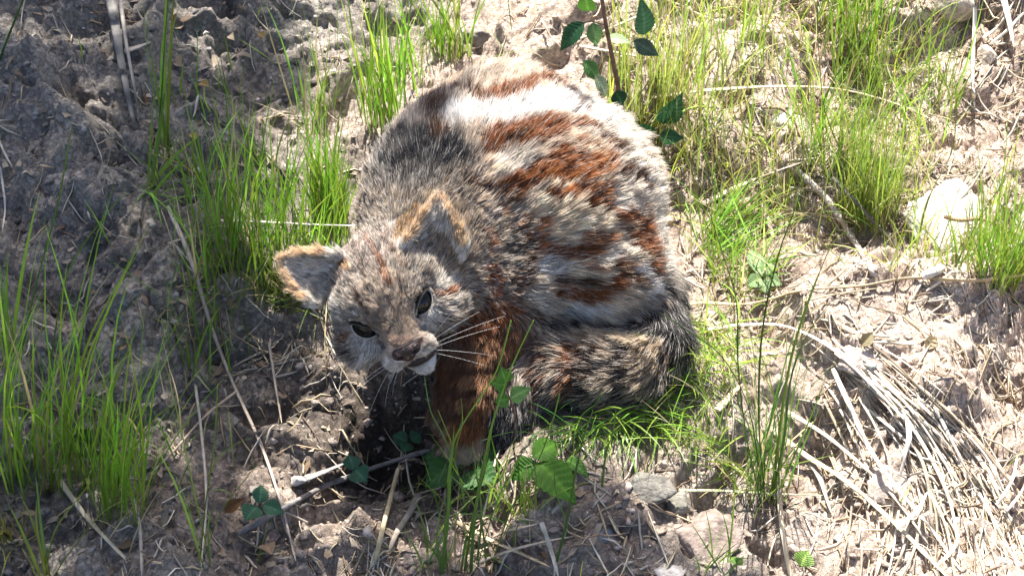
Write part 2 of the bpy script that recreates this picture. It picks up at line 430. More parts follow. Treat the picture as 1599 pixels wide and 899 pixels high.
# ---- coat colours
DARK, BROWN, RUF, ORANGE = (.035, .026, .021), (.13, .066, .036), (.26, .098, .034), (.40, .165, .055)
GREY, LIGHT, CREAM, TAN, WHITE, CHAR = (.52, .435, .35), (.74, .675, .59), (.80, .68, .53), (.40, .29, .185), (.84, .81, .77), (.055, .053, .055)
PINK = (.42, .34, .29)
SEEDS = []
def mark(col, w, *pts, amt=1.0):
    pts = np.array(pts, float)
    if len(pts) > 1:
        n = int(max(2, np.ceil(np.linalg.norm(np.diff(pts, axis=0), axis=1).sum() / max(w * .45, 3)))) + 1; pts = catmull(pts, n)
    for p in pts:
        q = hit(*p)
        if q is not None: SEEDS.append((q, w * MPP, col, amt))
# broad grounds first
mark((.60, .52, .43), 46, (860, 350), (900, 400), (930, 450), (890, 470), amt=.7)
mark(LIGHT, 64, (850, 110), (900, 140), (960, 210), (1000, 290), (1020, 380), amt=.8)
mark(CREAM, 50, (870, 340), (930, 330), (960, 400), (880, 420), amt=.9)
mark((.11, .10, .095), 34, (610, 195), (600, 240), (640, 235), (690, 235), (650, 270), (590, 275), amt=.6); mark(CHAR, 14, (620, 215), (650, 225), (690, 240), (720, 255), amt=.75); mark(CHAR, 12, (590, 250), (620, 260), (650, 250), amt=.7)  # dark left back: charcoal coat with shade painted into it
mark((.12, .062, .034), 24, (668, 128), (675, 165), (690, 205), amt=.85); mark((.40, .29, .2), 20, (720, 120), (700, 140), amt=.6)
mark(TAN, 16, (700, 118), (720, 125), amt=.7)
mark(WHITE, 28, (712, 182), (790, 184), (860, 164), (930, 180), amt=.8)
mark(LIGHT, 20, (800, 100), (870, 105), (905, 130)); mark(WHITE, 16, (840, 95), (890, 115), amt=.7)
mark(RUF, 8, (732, 115), (762, 97)); mark(RUF, 6, (775, 95), (770, 112))
mark(RUF, 17, (760, 160), (803, 147), (850, 128), (880, 140)); mark(BROWN, 9, (700, 150), (735, 150), (765, 160))
mark(BROWN, 10, (850, 125), (880, 150), (905, 175), amt=.6)
mark(RUF, 20, (760, 235), (796, 218), (860, 202)); mark(BROWN, 8, (760, 240), (800, 222))
mark(RUF, 15, (866, 244), (853, 274), (810, 290), (770, 302)); mark(BROWN, 9, (735, 285), (764, 305), (790, 310))
mark(ORANGE, 15, (842, 281), (905, 273), (935, 258)); mark(ORANGE, 10, (855, 318), (930, 303)); mark(RUF, 8, (835, 270), (895, 250))
mark(RUF, 7, (889, 199), (926, 203)); mark(RUF, 6, (935, 230), (955, 240))
mark(WHITE, 13, (875, 350), (900, 345), amt=.8)
mark(ORANGE, 8, (842, 346), (837, 388), (867, 401)); mark(RUF, 12, (845, 394), (880, 396), (925, 386), amt=.95)
mark(BROWN, 9, (910, 330), (950, 350), (975, 370), amt=.5)
mark(WHITE, 16, (846, 422), (862, 420)); mark(RUF, 14, (862, 452), (906, 456), (955, 443)); mark(BROWN, 6, (860, 438), (930, 436), amt=.7)
mark(CREAM, 17, (872, 484), (945, 476)); mark(WHITE, 11, (885, 480), (935, 474))
mark(BROWN, 12, (960, 268), (985, 280), (1000, 300), amt=.8); mark(BROWN, 12, (930, 215), (960, 235), amt=.7); mark(CREAM, 16, (905, 232), (930, 240), amt=.9); mark(LIGHT, 18, (780, 262), (810, 258), amt=.9); mark(CREAM, 22, (870, 350), (905, 352), (940, 340)); mark(RUF, 9, (905, 320), (950, 325), amt=.7); mark(RUF, 12, (965, 325), (995, 368), (1003, 395)); mark(RUF, 12, (985, 380), (1008, 395), (1015, 440)); mark(ORANGE, 6, (995, 345), (1012, 385))
mark(WHITE, 14, (990, 420), (1010, 450), amt=.8); mark(BROWN, 8, (960, 425), (1000, 440), amt=.7)
mark(BROWN, 10, (1040, 300), (1055, 360), amt=.5); mark(CHAR, 9, (1000, 500), (1060, 480), amt=.6)
mark(BROWN, 11, (815, 345), (820, 408), (800, 460), amt=.9); mark(DARK, 9, (790, 370), (800, 400), amt=.7)
mark(RUF, 11, (760, 420), (770, 460), (755, 500)); mark(RUF, 18, (735, 500), (765, 505), (790, 480)); mark(BROWN, 8, (735, 455), (750, 470))
mark(BROWN, 10, (880, 504), (960, 504), (1010, 490), amt=.7); mark(BROWN, 10, (850, 505), (820, 480), amt=.7)
mark(LIGHT, 14, (830, 460), (850, 480), amt=.6)
for band_ in ([(900, 300), (935, 318), (965, 345)], [(885, 372), (925, 372), (960, 385)], [(940, 290), (975, 310), (1000, 335)], [(780, 330), (800, 350), (812, 375)], [(745, 345), (760, 370), (770, 400)], [(905, 415), (945, 415), (975, 410)], [(890, 225), (915, 232), (945, 255)]):
    mark((.30, .15, .075), 8, *band_, amt=.6)
mark(CREAM, 12, (850, 365), (880, 372), amt=.8); mark(LIGHT, 12, (930, 400), (970, 392), amt=.7); mark(LIGHT, 12, (955, 300), (985, 325), amt=.7)
# foreleg
mark((.38, .21, .11), 26, (760, 545), (745, 600), (732, 650), (722, 685), amt=.95); mark((.25, .11, .045), 20, (745, 640), (730, 665), (715, 690)); mark(BROWN, 9, (725, 572), (778, 567)); mark(BROWN, 8, (716, 608), (768, 608)); mark(BROWN, 7, (705, 644), (758, 646)); mark(TAN, 10, (690, 655), (700, 665)); mark((.46, .38, .29), 15, (700, 700), (718, 712), (735, 714), (750, 700))
# tail
mark((.20, .165, .135), 46, (1030, 570), (960, 590), (880, 590), (820, 610), amt=.8); mark(CHAR, 30, (795, 640), (792, 680), amt=.95)
mark((.52, .41, .29), 20, (850, 528), (900, 530), (960, 530), (1020, 535), amt=.95); mark(CREAM, 8, (950, 516), (1020, 520), amt=.7)
for x_, c_, a_ in ((1040, (.10, .06, .04), .9), (1012, (.42, .33, .24), .8), (985, (.05, .035, .028), .95), (955, (.46, .38, .30), .8), (925, (.09, .05, .032), .95), (898, (.24, .105, .045), .9), (872, (.46, .38, .30), .75), (846, (.15, .065, .032), .95), (820, (.42, .36, .30), .75)):
    mark(c_, 15, (x_ + 4, 545), (x_, 572), (x_ - 6, 604), amt=a_)
mark((.50, .40, .28), 12, (850, 524), (900, 526), (960, 526), (1020, 530), amt=.6)
# head
mark(PINK, 34, (548, 380), (585, 385), (530, 420), amt=.75); mark(GREY, 26, (590, 440), (630, 430), (680, 430), amt=.8)
mark(LIGHT, 12, (680, 450), (705, 445)); mark(LIGHT, 16, (530, 480), (520, 510), amt=.5)
mark(RUF, 6, (566, 362), (580, 388), (597, 413), (609, 449), amt=.45); mark(BROWN, 5, (548, 372), (560, 400), (574, 430), amt=.35); mark(BROWN, 5, (595, 372), (618, 400), (632, 425), amt=.35); mark(BROWN, 5, (558, 459), (577, 490), amt=.75); mark(BROWN, 4, (622, 440), (630, 465), amt=.5)
mark(RUF, 5, (668, 462), (718, 457)); mark(BROWN, 5, (690, 500), (720, 490)); mark(RUF, 9, (715, 510), (722, 500))
mark(RUF, 6, (545, 522), (538, 535), amt=.8); mark(BROWN, 5, (536, 545), (560, 548), amt=.4)
mark(WHITE, 11, (578, 544), (594, 546)); mark(WHITE, 11, (656, 512), (666, 505))
mark((.40, .30, .235), 12, (620, 528), (632, 546), (640, 550), amt=.95); mark((.2, .17, .14), 7, (618, 505), (623, 520), amt=.7)
mark((.66, .61, .55), 9, (656, 586), (668, 584), (682, 566), (688, 545), (690, 530)); mark(WHITE, 6, (606, 560), (600, 568)); mark(LIGHT, 8, (672, 525), (682, 515))
mark((.03, .02, .018), 5, (664, 545), (672, 540), (668, 551)); mark((.10, .06, .045), 4, (651, 538), (655, 530))
mark(LIGHT, 10, (570, 555), (590, 560), amt=.6)
for s_, (g, e1, e2, sf) in zip((-1, 1), EYEF):
    for a_, b_, r_, c_, m_ in ((-.006, -.0095, .0048, WHITE, 1.0), (-.001, -.0095, .004, WHITE, .9), (-.0135, .003, .0030, (.7, .66, .6), .9), (-.010, .006, .0028, (.66, .6, .53), .8), (.004, -.0085, .0032, LIGHT, .8), (.013, -.002, .003, (.16, .08, .04), .8)):
        SEEDS.append((sf + e1 * a_ + e2 * b_ - g * .001, r_, c_, m_))
    SEEDS.append((H(s_ * .012, -.024, .047), .006, (.74, .70, .64), .9)); SEEDS.append((H(s_ * .018, -.018, .043), .004, (.60, .54, .47), .8))
SEEDS.append((H(.004, -.043, .040), .011, WHITE, 1.0)); SEEDS.append((H(.012, -.039, .037), .008, WHITE, 1.0))
# ears
mark((.42, .24, .10), 8, (480, 392), (505, 392), (530, 408), (545, 422)); mark((.40, .25, .12), 10, (622, 372), (632, 352), (646, 330)); mark((.50, .40, .28), 6, (655, 318), (668, 306)); mark((.5, .4, .25), 6, (706, 380), (710, 400))
SP = np.array([s[0] for s in SEEDS]); SR = np.array([s[1] for s in SEEDS]); SCOL = np.array([s[2] for s in SEEDS]); SA = np.array([s[3] for s in SEEDS])

REGS = ['body', 'neck', 'leg', 'paw', 'tail', 'head', 'muzzle', 'bridge', 'ear']
def region_weights(P):
    d = np.full((len(P), len(REGS)), 1.0)
    for reg, f, k, sub in PR:
        if sub: continue
        j = REGS.index(reg); d[:, j] = np.minimum(d[:, j], f(P))
    for E, ax, nn, bx, tip in EARS:
        c = (bx + tip) / 2; sel = np.where(np.linalg.norm(P - c, axis=1) < .06)[0]
        for i in range(0, len(sel), 3000):
            q = sel[i:i + 3000]; d[q, 8] = np.minimum(d[q, 8], np.sqrt(((P[q, None] - E[None])**2).sum(-1)).min(1) - .0035)
    w = np.exp(-(d - d.min(1, keepdims=True)) / .005); return w / w.sum(1, keepdims=True)

REGCOL = np.array([(.56, .47, .38), (.34, .27, .205), (.20, .09, .042), (.26, .17, .11), CHAR, (.52, .45, .38), (.66, .60, .54), (.36, .275, .205), (.46, .36, .26)])
def coat(P, w, rw):
    c = w @ REGCOL
    mott = noise3(P, 55); c = c * (1 + .45 * mott[:, None])
    Pw = P + (.004 - .003 * np.clip(w[:, 5:].sum(1), 0, 1))[:, None] * np.stack([noise3(P, 80), noise3(P + 3.3, 80), noise3(P + 7.7, 80)], 1)
    i0 = 0
    # marks in painting order, grouped runs of equal colour
    od = np.argsort(Pw[:, 0]); xs_ = Pw[od, 0]
    for k in range(len(SEEDS)):
        r_ = SR[k] * 1.35; ix = od[np.searchsorted(xs_, SP[k][0] - r_):np.searchsorted(xs_, SP[k][0] + r_)]
        if len(ix) == 0: continue
        d = Pw[ix] - SP[k]; d = np.sqrt((d * d).sum(1)); m = d < r_; near = ix[m]
        a = sstep(1.3, .62, d[m] / SR[k]) * SA[k]
        c[near] = c[near] * (1 - a[:, None]) + SCOL[k] * a[:, None]
    return c

wv = region_weights(BV)
vc = coat(BV, wv, None)
vnn = np.zeros_like(BV)
fn_ = np.cross(BV[BF[:, 1]] - BV[BF[:, 0]], BV[BF[:, 2]] - BV[BF[:, 0]])
for a in range(4): np.add.at(vnn, BF[:, a], fn_)
es_ = ((BV - HO) @ hr) < 0; ine = ((unit(vnn) * np.where(es_[:, None], EARS[0][2], EARS[1][2])).sum(1) > .25) & (wv[:, 8] > .6)
vc[ine] = (.52, .40, .33)  # pale ear lining, lightened in place of light bouncing in
cat_root = root_at('cat', W(800, 430, 0), 'wild cat crouched on the ground with grey, white and rufous blotched fur', 'cat')
CATL = np.array(cat_root.location)
def part(name, verts, faces, mat, parent=None, smooth=True, cols=None, label=None):
    o = link(name, mk_mesh(name, np.asarray(verts) - CATL, faces, mat, smooth, cols), parent or cat_root)
    if label: o['label'] = label
    return o
body = part('body', BV, BF, M_SKIN, cols=vc * .75)

# eyes
def simple(name, col, rough, spec=.5, coat_=0.0):
    m, N, L, B = new_mat(name); B.inputs['Base Color'].default_value = (*col, 1); B.inputs['Roughness'].default_value = rough
    B.inputs['Specular IOR Level'].default_value = spec; B.inputs['Coat Weight'].default_value = coat_; B.inputs['Coat Roughness'].default_value = .02
    return m
M_EYE = simple('eye_dark', (.006, .005, .005), .15, .2, .1); M_PUPIL = simple('pupil_black', (.002, .002, .002), .08, .3, .25)
m_, N_, L_, B_ = new_mat('iris_grey_green'); M_IRIS = m_
tc_ = N_.new('ShaderNodeTexCoord'); nz_ = N_.new('ShaderNodeTexNoise'); nz_.inputs['Scale'].default_value = 700; L_.new(tc_.outputs['Object'], nz_.inputs['Vector'])
rp_ = N_.new('ShaderNodeValToRGB'); rp_.color_ramp.elements[0].color = (.006, .007, .0055, 1); rp_.color_ramp.elements[1].color = (.02, .023, .018, 1); L_.new(nz_.outputs[0], rp_.inputs[0])
L_.new(rp_.outputs[0], B_.inputs['Base Color']); B_.inputs['Roughness'].default_value = .3; B_.inputs['Specular IOR Level'].default_value = .1; B_.inputs['Coat Weight'].default_value = .12; B_.inputs['Coat Roughness'].default_value = .02
def sph_cap(c, g, e1, e2, r, amax, na=14, nb=32, sx=1.0):
    a = np.linspace(0.0008, amax, na)[:, None]; b = np.linspace(0, 2 * math.pi, nb, endpoint=False)[None]
    sx_ = 1 + (sx - 1) * (a / amax)
    v = c + r * (np.cos(a)[..., None] * g + (np.sin(a) * np.cos(b))[..., None] * e1 * sx + (np.sin(a) * np.sin(b))[..., None] * e2)
    i = np.arange(na - 1)[:, None] * nb; j = np.arange(nb)[None]; j2 = (j + 1) % nb
    f = np.stack([i + j, i + nb + j, i + nb + j2, i + j2], -1).reshape(-1, 4)
    return v.reshape(-1, 3), f
LIDROOT = []
for s, c, fr_ in zip((-1, 1), EYES, EYEF):
    g, e1, e2, sf = fr_
    v, f = sph_cap(c, g, e1, e2, ER, 2.9, 24, 36); eye = part('eyeball', v, f, M_EYE)
    gi = unit(g + .10 * e1 * 0 + HM @ np.array([-.12, -.05, 0]))
    ei1 = unit(e1 - gi * (e1 @ gi)); ei2 = np.cross(gi, ei1)
    v, f = sph_cap(c, gi, ei1, ei2, ER + .0002, .62, 12, 32); ir = part('iris', v, f, M_IRIS, eye)
    v, f = sph_cap(c, gi, ei1, ei2, ER + .0004, .33, 8, 28); part('pupil', v, f, M_PUPIL, eye)
    # lids: shell with an almond opening
    ph = np.linspace(0, 2 * math.pi, 44, endpoint=False); cp, spn = np.cos(ph), np.sin(ph)
    au = .0118 * cp - .0006 - .0022 * np.clip(-cp - .6, 0, 1); av = np.where(spn > 0, .0036, .0046) * spn * np.abs(spn)**.45 - .0007 * (1 - cp)
    rings = []; rr = [(0.0, ER + .0002), (.04, ER + .0008), (.12, ER + .0013), (.30, ER + .0016), (.55, ER + .0014), (.8, ER + .0008), (1.0, ER - .0002)]
    for q, rad in rr:
        u_ = au + .0034 * cp * q; w_ = av + .0034 * spn * q
        dirs = unit(g * ER + u_[:, None] * e1 + w_[:, None] * e2); rings.append(c + dirs * rad)
    LV = np.concatenate(rings); nb = len(ph); nr = len(rr)
    i = np.arange(nr - 1)[:, None] * nb; j = np.arange(nb)[None]; j2 = (j + 1) % nb
    LF = np.stack([i + j, i + nb + j, i + nb + j2, i + j2], -1).reshape(-1, 4)
    if s < 0: LF = LF[:, ::-1]
    lc = np.zeros((nr, nb, 3)); lc[0:2] = (.012, .010, .009); lc[2] = (.03, .026, .022); lc[3] = (.70, .65, .58); lc[4] = (.33, .27, .215); lc[5:] = (.24, .195, .155)
    # dark tear corner on the inner end
    inner = np.clip(-cp - .80, 0, 1) * 5; lc[2:5] = lc[2:5] * (1 - np.clip(inner, 0, 1))[None, :, None] + np.array([.015, .012, .01]) * np.clip(inner, 0, 1)[None, :, None]
    lc[3:] *= (1 - .72 * sstep(.05, .5, spn) * sstep(-.75, -.3, cp))[None, :, None]
    part('eyelid', LV, LF, M_SKIN, cols=lc.reshape(-1, 3))
    nrm = unit(LV - c); tg = unit(nrm * .9 - g * .2 + (LV - c - g * ((LV - c) @ g)[:, None]) * 60)
    for a in range(4200):
        q = RNG.uniform(3.0, 5.9); ki = int(q); fr = q - ki; jj = RNG.uniform(0, nb); j0 = int(jj) % nb; j1 = (j0 + 1) % nb; fj = jj - int(jj)
        def bl(A): A = A.reshape(nr, nb, -1); return (A[ki, j0] * (1 - fj) + A[ki, j1] * fj) * (1 - fr) + (A[ki + 1, j0] * (1 - fj) + A[ki + 1, j1] * fj) * fr
        LIDROOT.append(np.concatenate([bl(LV), bl(nrm), bl(tg), bl(lc)]))
LIDROOT = np.array(LIDROOT)

# nose pad, grown the same way at a finer grid
def small_field(prims, lo_, hi_, h):
    ax_ = [np.arange(lo_[a], hi_[a], h) for a in range(3)]; sh_ = [len(a) for a in ax_]
    P = np.stack(np.meshgrid(*ax_, indexing='ij'), -1).reshape(-1, 3); d = np.full(len(P), 1.0)
    for f, k, sub in prims: d = -smin(-d, f(P), k) if sub else smin(d, f(P), k)
    return surface_nets(d.reshape(sh_), np.array(lo_), h)
def E_(c, r):
    c = np.array(c); r = np.array(r)
    return lambda P: (lambda q: np.linalg.norm(q / r, axis=1) * (np.linalg.norm(q / r, axis=1) - 1) / np.maximum(np.linalg.norm(q / r**2, axis=1), 1e-6))(P - c)
nv, nf = small_field([(E_((0, -.0118, .0502), (.0098, .0036, .0046)), .003, False), (E_((0, -.0172, .0506), (.0050, .0048, .0036)), .003, False), (E_((-.0060, -.0146, .0497), (.0052, .0040, .0044)), .003, False), (E_((.0060, -.0146, .0497), (.0052, .0040, .0044)), .003, False),
                      (E_((-.0062, -.0156, .0540), (.0026, .0015, .003)), .001, True), (E_((.0062, -.0156, .0540), (.0026, .0015, .003)), .001, True), (E_((0, -.0195, .0545), (.0006, .004, .0012)), .001, True)], (-.015, -.026, .042), (.015, -.004, .060), .0006)
nvw = HO + nv @ HM.T
M_NOSE = vmat('nose_leather', rough=.35, spec=.5, bump=.6, bscale=900, vary=.45, nscale=500)
ncol = np.tile(np.array([.028, .012, .010]), (len(nv), 1)); ncol *= (1 + .5 * noise3(nv, 700))[:, None]; dirt = sstep(.15, .5, noise3(nv, 420) + .25 * (nv[:, 0] / .008))[:, None]; ncol = ncol * (1 - .8 * dirt) + .8 * dirt * np.array([.012, .009, .008]); crust = sstep(.35, .6, noise3(nv + 1, 600))[:, None]; ncol = ncol * (1 - crust) + crust * np.array([.11, .06, .048])
part('nose', nvw, nf, M_NOSE, cols=ncol)
# inside of the open mouth
mv, mf = small_field([(E_((.004, -.0280, .030), (.0165, .0075, .0158)), .002, False)], (-.016, -.042, .012), (.024, -.019, .053), .0012)
part('mouth', HO + mv @ HM.T, mf, M_NOSE, cols=np.tile([.022, .009, .009], (len(mv), 1)))

# ---- fur
tri = np.concatenate([BF[:, [0, 1, 2]], BF[:, [0, 2, 3]]])
A_, B2, C2 = BV[tri[:, 0]], BV[tri[:, 1]], BV[tri[:, 2]]
cr = np.cross(B2 - A_, C2 - A_); ar = np.linalg.norm(cr, axis=1); tn = cr / np.maximum(ar, 1e-12)[:, None]
vn = np.zeros_like(BV)
for a in range(3): np.add.at(vn, tri[:, a], cr)
vn = unit(vn)
cen = (A_ + B2 + C2) / 3
headn = np.exp(-(np.linalg.norm(cen - HO, axis=1) / .075)**4)
dens = ar * (1 + 2.2 * headn) * np.where((tn[:, 2] < -.5) & (cen[:, 2] < .05), .15, 1.0)
NH = 420000
pick = RNG.choice(len(tri), NH, p=dens / dens.sum())
u = RNG.random((NH, 2)); fl = u.sum(1) > 1; u[fl] = 1 - u[fl]; w0 = 1 - u.sum(1)
bary = np.stack([w0, u[:, 0], u[:, 1]], 1)
RP = (BV[tri[pick]] * bary[..., None]).sum(1); RN = unit((vn[tri[pick]] * bary[..., None]).sum(1))
w = region_weights(RP)
nose_p = H(0, -.012, .053)
# keep nose, lids and mouth clear
keep = np.ones(NH, bool)
eside = ((RP - HO) @ hr) < 0
nin = ((RN * np.where(eside[:, None], EARS[0][2], EARS[1][2])).sum(1) > .25) & (w[:, 8] > .6); keep &= ~(nin & (RNG.random(NH) < .40))
for g, e1, e2, sf in EYEF: keep &= np.linalg.norm((RP - sf) @ np.stack([e1, e2, g], 1) / np.array([.0130, .0058, .014]), axis=1) > 1
keep &= np.linalg.norm((RP - H(0, -.0146, .0515)) @ HM / np.array([.012, .0068, .0075]), axis=1) > 1
keep &= np.linalg.norm((RP - H(.007, -.0284, .0440)) @ HM / np.array([.0175, .0046, .0165]), axis=1) > 1.12
RP, RN, w = RP[keep], RN[keep], w[keep]; NH = len(RP)
col = coat(RP, w, None)
# lay of the coat
back = unit(RP - HO) + np.array([0, 0, -.25]); 
neckdir = unit(sh - HO)
flow = np.zeros((NH, 3))
flow += w[:, [0]] * back + w[:, [1]] * back
flow += (w[:, [2]] + w[:, [3]]) * unit(lg2 - lg0)
seg = np.argmin(np.linalg.norm(RP[:, None] - ((TP[:-1] + TP[1:]) / 2)[None], axis=2), axis=1); tdir = unit(TP[1:] - TP[:-1])[seg]
flow += w[:, [4]] * tdir
rad = unit(RP - nose_p)
flow += (w[:, [5]] + w[:, [6]] + w[:, [7]]) * (rad - .35 * hf)
eax = np.where((((RP - HO) @ hr) < 0)[:, None], EARS[0][1], EARS[1][1]); enn = np.where((((RP - HO) @ hr) < 0)[:, None], EARS[0][2], EARS[1][2])
inear = ((RN * enn).sum(1) > .15) & (w[:, 8] > .5)
flow += w[:, [8]] * eax
for g, e1, e2, sf in EYEF:               # the coat parts around the eyes
    o_ = RP - sf; o_ = o_ - g * (o_ @ g)[:, None]; dd_ = np.linalg.norm(RP - sf, axis=1); flow = unit(flow) + (2.4 * sstep(.022, .010, dd_))[:, None] * unit(o_)
sw = np.stack([noise3(RP, 28), noise3(RP + 5, 28), noise3(RP + 9, 28)], 1); flow = unit(flow) + .38 * sw
T_ = unit(flow - RN * (flow * RN).sum(1, keepdims=True))
LEN = np.array([.0128, .0108, .0085, .006, .0160, .0066, .0034, .0030, .0016])
LOFT = np.array([.36, .36, .38, .45, .60, .34, .45, .35, .35])
ln = w @ LEN; lf = w @ LOFT
hd = np.linalg.norm(RP - HO, axis=1); ln = ln * (1 - .48 * sstep(.125, .065, hd) * (w[:, 0] + w[:, 1]))
for g, e1, e2, sf in EYEF: ln = ln * (1 - .5 * sstep(.022, .012, np.linalg.norm(RP - sf, axis=1)))
cheek = sstep(.018, .035, np.abs((RP - HO) @ hr)) * sstep(.004, -.012, (RP - HO) @ hu) * w[:, 5]; ln = ln * (1 + .9 * cheek)
ln = np.where(inear, .0095 * (1 - .5 * np.clip(((RP - np.where(((RP - HO) @ hr < 0)[:, None], EARS[0][3], EARS[1][3])) * eax).sum(1) / .06, 0, 1)), ln)
for E, ax, nn, bx, tip in EARS:          # pale tan rims
    rim = np.concatenate([E.reshape(26, 19, 3)[8:, 0], E.reshape(26, 19, 3)[8:, -1]]); ci = np.where((np.linalg.norm(RP - (bx + tip) / 2, axis=1) < .05) & (w[:, 8] > .4))[0]
    dr_ = np.sqrt(((RP[ci, None] - rim[None])**2).sum(-1)).min(1); a_ = sstep(.0065, .0035, dr_)[:, None]; RIMW = (ci, a_) if E is EARS[0][0] else (np.concatenate([RIMW[0], ci]), np.concatenate([RIMW[1], a_]))
col[inear] = np.array([.76, .70, .62]) * (1 + .35 * RNG.normal(size=(inear.sum(), 1)).clip(-1.5, 1.5))  # pale inner ear hairs, their colour also brightened to stand for bounced light
col[RIMW[0]] = col[RIMW[0]] * (1 - RIMW[1]) + np.array([.64, .48, .32]) * RIMW[1]
# clumps
def cells(size, amp): 
    q = np.floor((RP + amp * np.stack([noise3(RP, 1 / size * .6), noise3(RP + 2, 1 / size * .6), noise3(RP + 4, 1 / size * .6)], 1)) / size).astype(np.int64)
    _, inv = np.unique(q[:, 0] * 1000003 + q[:, 1] * 1009 + q[:, 2], return_inverse=True); return inv
big = cells(.0048, .004); ncl = big.max() + 1
cnt = np.bincount(big, minlength=ncl)[:, None]
def mean(A): return np.stack([np.bincount(big, A[:, k], ncl) for k in range(A.shape[1])], 1) / cnt
jit = RNG.normal(size=(ncl, 3)) * .15
Tc = unit(T_ + jit[big]); lnv = ln * RNG.uniform(.7, 1.15, NH) * (1 + .18 * RNG.normal(size=ncl)[big])
lofv = np.clip(lf + .13 * RNG.normal(size=ncl)[big], .15, 1.1) + .08 * RNG.normal(size=NH)
NP = 5
s = np.linspace(0, 1, NP)
bend = np.array([0, .30, .58, .82, 1.0])
Dn = unit(Tc + RNG.normal(size=(NH, 3)) * .13)
pts = np.empty((NH, NP, 3))
for k in range(NP):
    lift = lofv * (s[k] - .38 * s[k]**2)
    pts[:, k] = RP + (Dn * s[k] * (1 - .12 * lofv[:, None]) + RN * lift[:, None]) * lnv[:, None]
tipm = mean(pts[:, -1])[big]; rootm = mean(RP)[big]
short = np.clip(ln / .02, .2, 1)[:, None]
for k in range(1, NP):
    cl = (.26 * s[k]**1.4) * short
    pts[:, k] += cl * ((rootm + (tipm - rootm) * s[k]) - pts[:, k])
pts[:, :, 2] = np.maximum(pts[:, :, 2], .0035)
# agouti banding
tiny = cells(.0024, .003); tuft = np.exp(.13 * RNG.normal(size=ncl))[big] * np.exp((.13 + .32 * np.clip(w[:, 1] + w[:, 5] + .6 * w[:, 4], 0, 1)) * RNG.normal(size=tiny.max() + 1)[tiny]); ind = np.exp(.14 * RNG.normal(size=NH))
agt = np.clip(w[:, [0, 1, 4, 5]].sum(1), 0, 1)
lum = col.mean(1)
bc = col * (tuft * ind)[:, None]
pale = RNG.random(NH) < (.10 + .28 * w[:, 5] + .24 * w[:, 1] + .16 * w[:, 4]) * agt; bc[pale] = .3 * bc[pale] + .7 * np.array([.76, .71, .65])
dk = RNG.random(NH) < (.015 + .27 * w[:, 5] + .24 * w[:, 1] + .18 * w[:, 4]) * agt; bc[dk] *= .28
PC = np.empty((NH, NP, 3)); band = [.75, .92, 1.0, 1.06, 1.05]
for k in range(NP): PC[:, k] = bc * band[k]
tipdark = (RNG.random(NH) < (.14 + .12 * (w[:, 1] + w[:, 5])) * agt); PC[tipdark, 3] *= .6; PC[tipdark, 4] *= .3
tipw = (~tipdark) & (RNG.random(NH) < .25); PC[tipw, 4] = .55 * PC[tipw, 4] + .45 * np.array([.7, .67, .62])
# lid hairs
nl = len(LIDROOT); lp, lnn, lt, lcl = LIDROOT[:, :3], unit(LIDROOT[:, 3:6]), LIDROOT[:, 6:9], LIDROOT[:, 9:12]
lt = unit(unit(lt) + .2 * RNG.normal(size=(nl, 3)))
lpts = np.stack([lp + (lt * q * .8 + lnn * (.35 * q - .2 * q * q)) * RNG.uniform(.0015, .0030, nl)[:, None] for q in s], 1)
lcol = np.repeat((lcl * np.exp(.3 * RNG.normal(size=(nl, 1))))[:, None], NP, 1)
pts = np.concatenate([pts, lpts]); PC = np.clip(np.concatenate([PC, lcol]), .004, .9); lall = np.concatenate([lnv, np.full(nl, .003)])
NT = len(pts)
hc = bpy.data.hair_curves.new('fur'); hc.add_curves([NP] * NT)
hc.points.foreach_set('position', (pts - CATL).astype(np.float32).ravel())
ra = hc.attributes.get('radius') or hc.attributes.new('radius', 'FLOAT', 'POINT')
rb_ = np.clip(.00009 + .0045 * lall, .00010, .000155)[:, None] * np.array([1, 1.05, .95, .7, .2])[None]
ra.data.foreach_set('value', rb_.astype(np.float32).ravel())
ca = hc.attributes.new('Col', 'FLOAT_COLOR', 'POINT'); cc = np.ones((NT * NP, 4), np.float32); cc[:, :3] = PC.reshape(-1, 3); ca.data.foreach_set('color', cc.ravel())
def fur_mat():
    m, N, L, B = new_mat('fur_hair'); at = N.new('ShaderNodeAttribute'); at.attribute_name = 'Col'
    L.new(at.outputs['Color'], B.inputs['Base Color']); B.inputs['Roughness'].default_value = .5; B.inputs['Specular IOR Level'].default_value = .35
    t = N.new('ShaderNodeBsdfTranslucent'); L.new(at.outputs['Color'], t.inputs['Color'])
    ms = N.new('ShaderNodeMixShader'); ms.inputs[0].default_value = .5; L.new(B.outputs[0], ms.inputs[1]); L.new(t.outputs[0], ms.inputs[2]); L.new(ms.outputs[0], N['Material Output'].inputs['Surface'])
    return m
hc.materials.append(fur_mat())
fur = link('fur', hc, cat_root, kind='stuff')

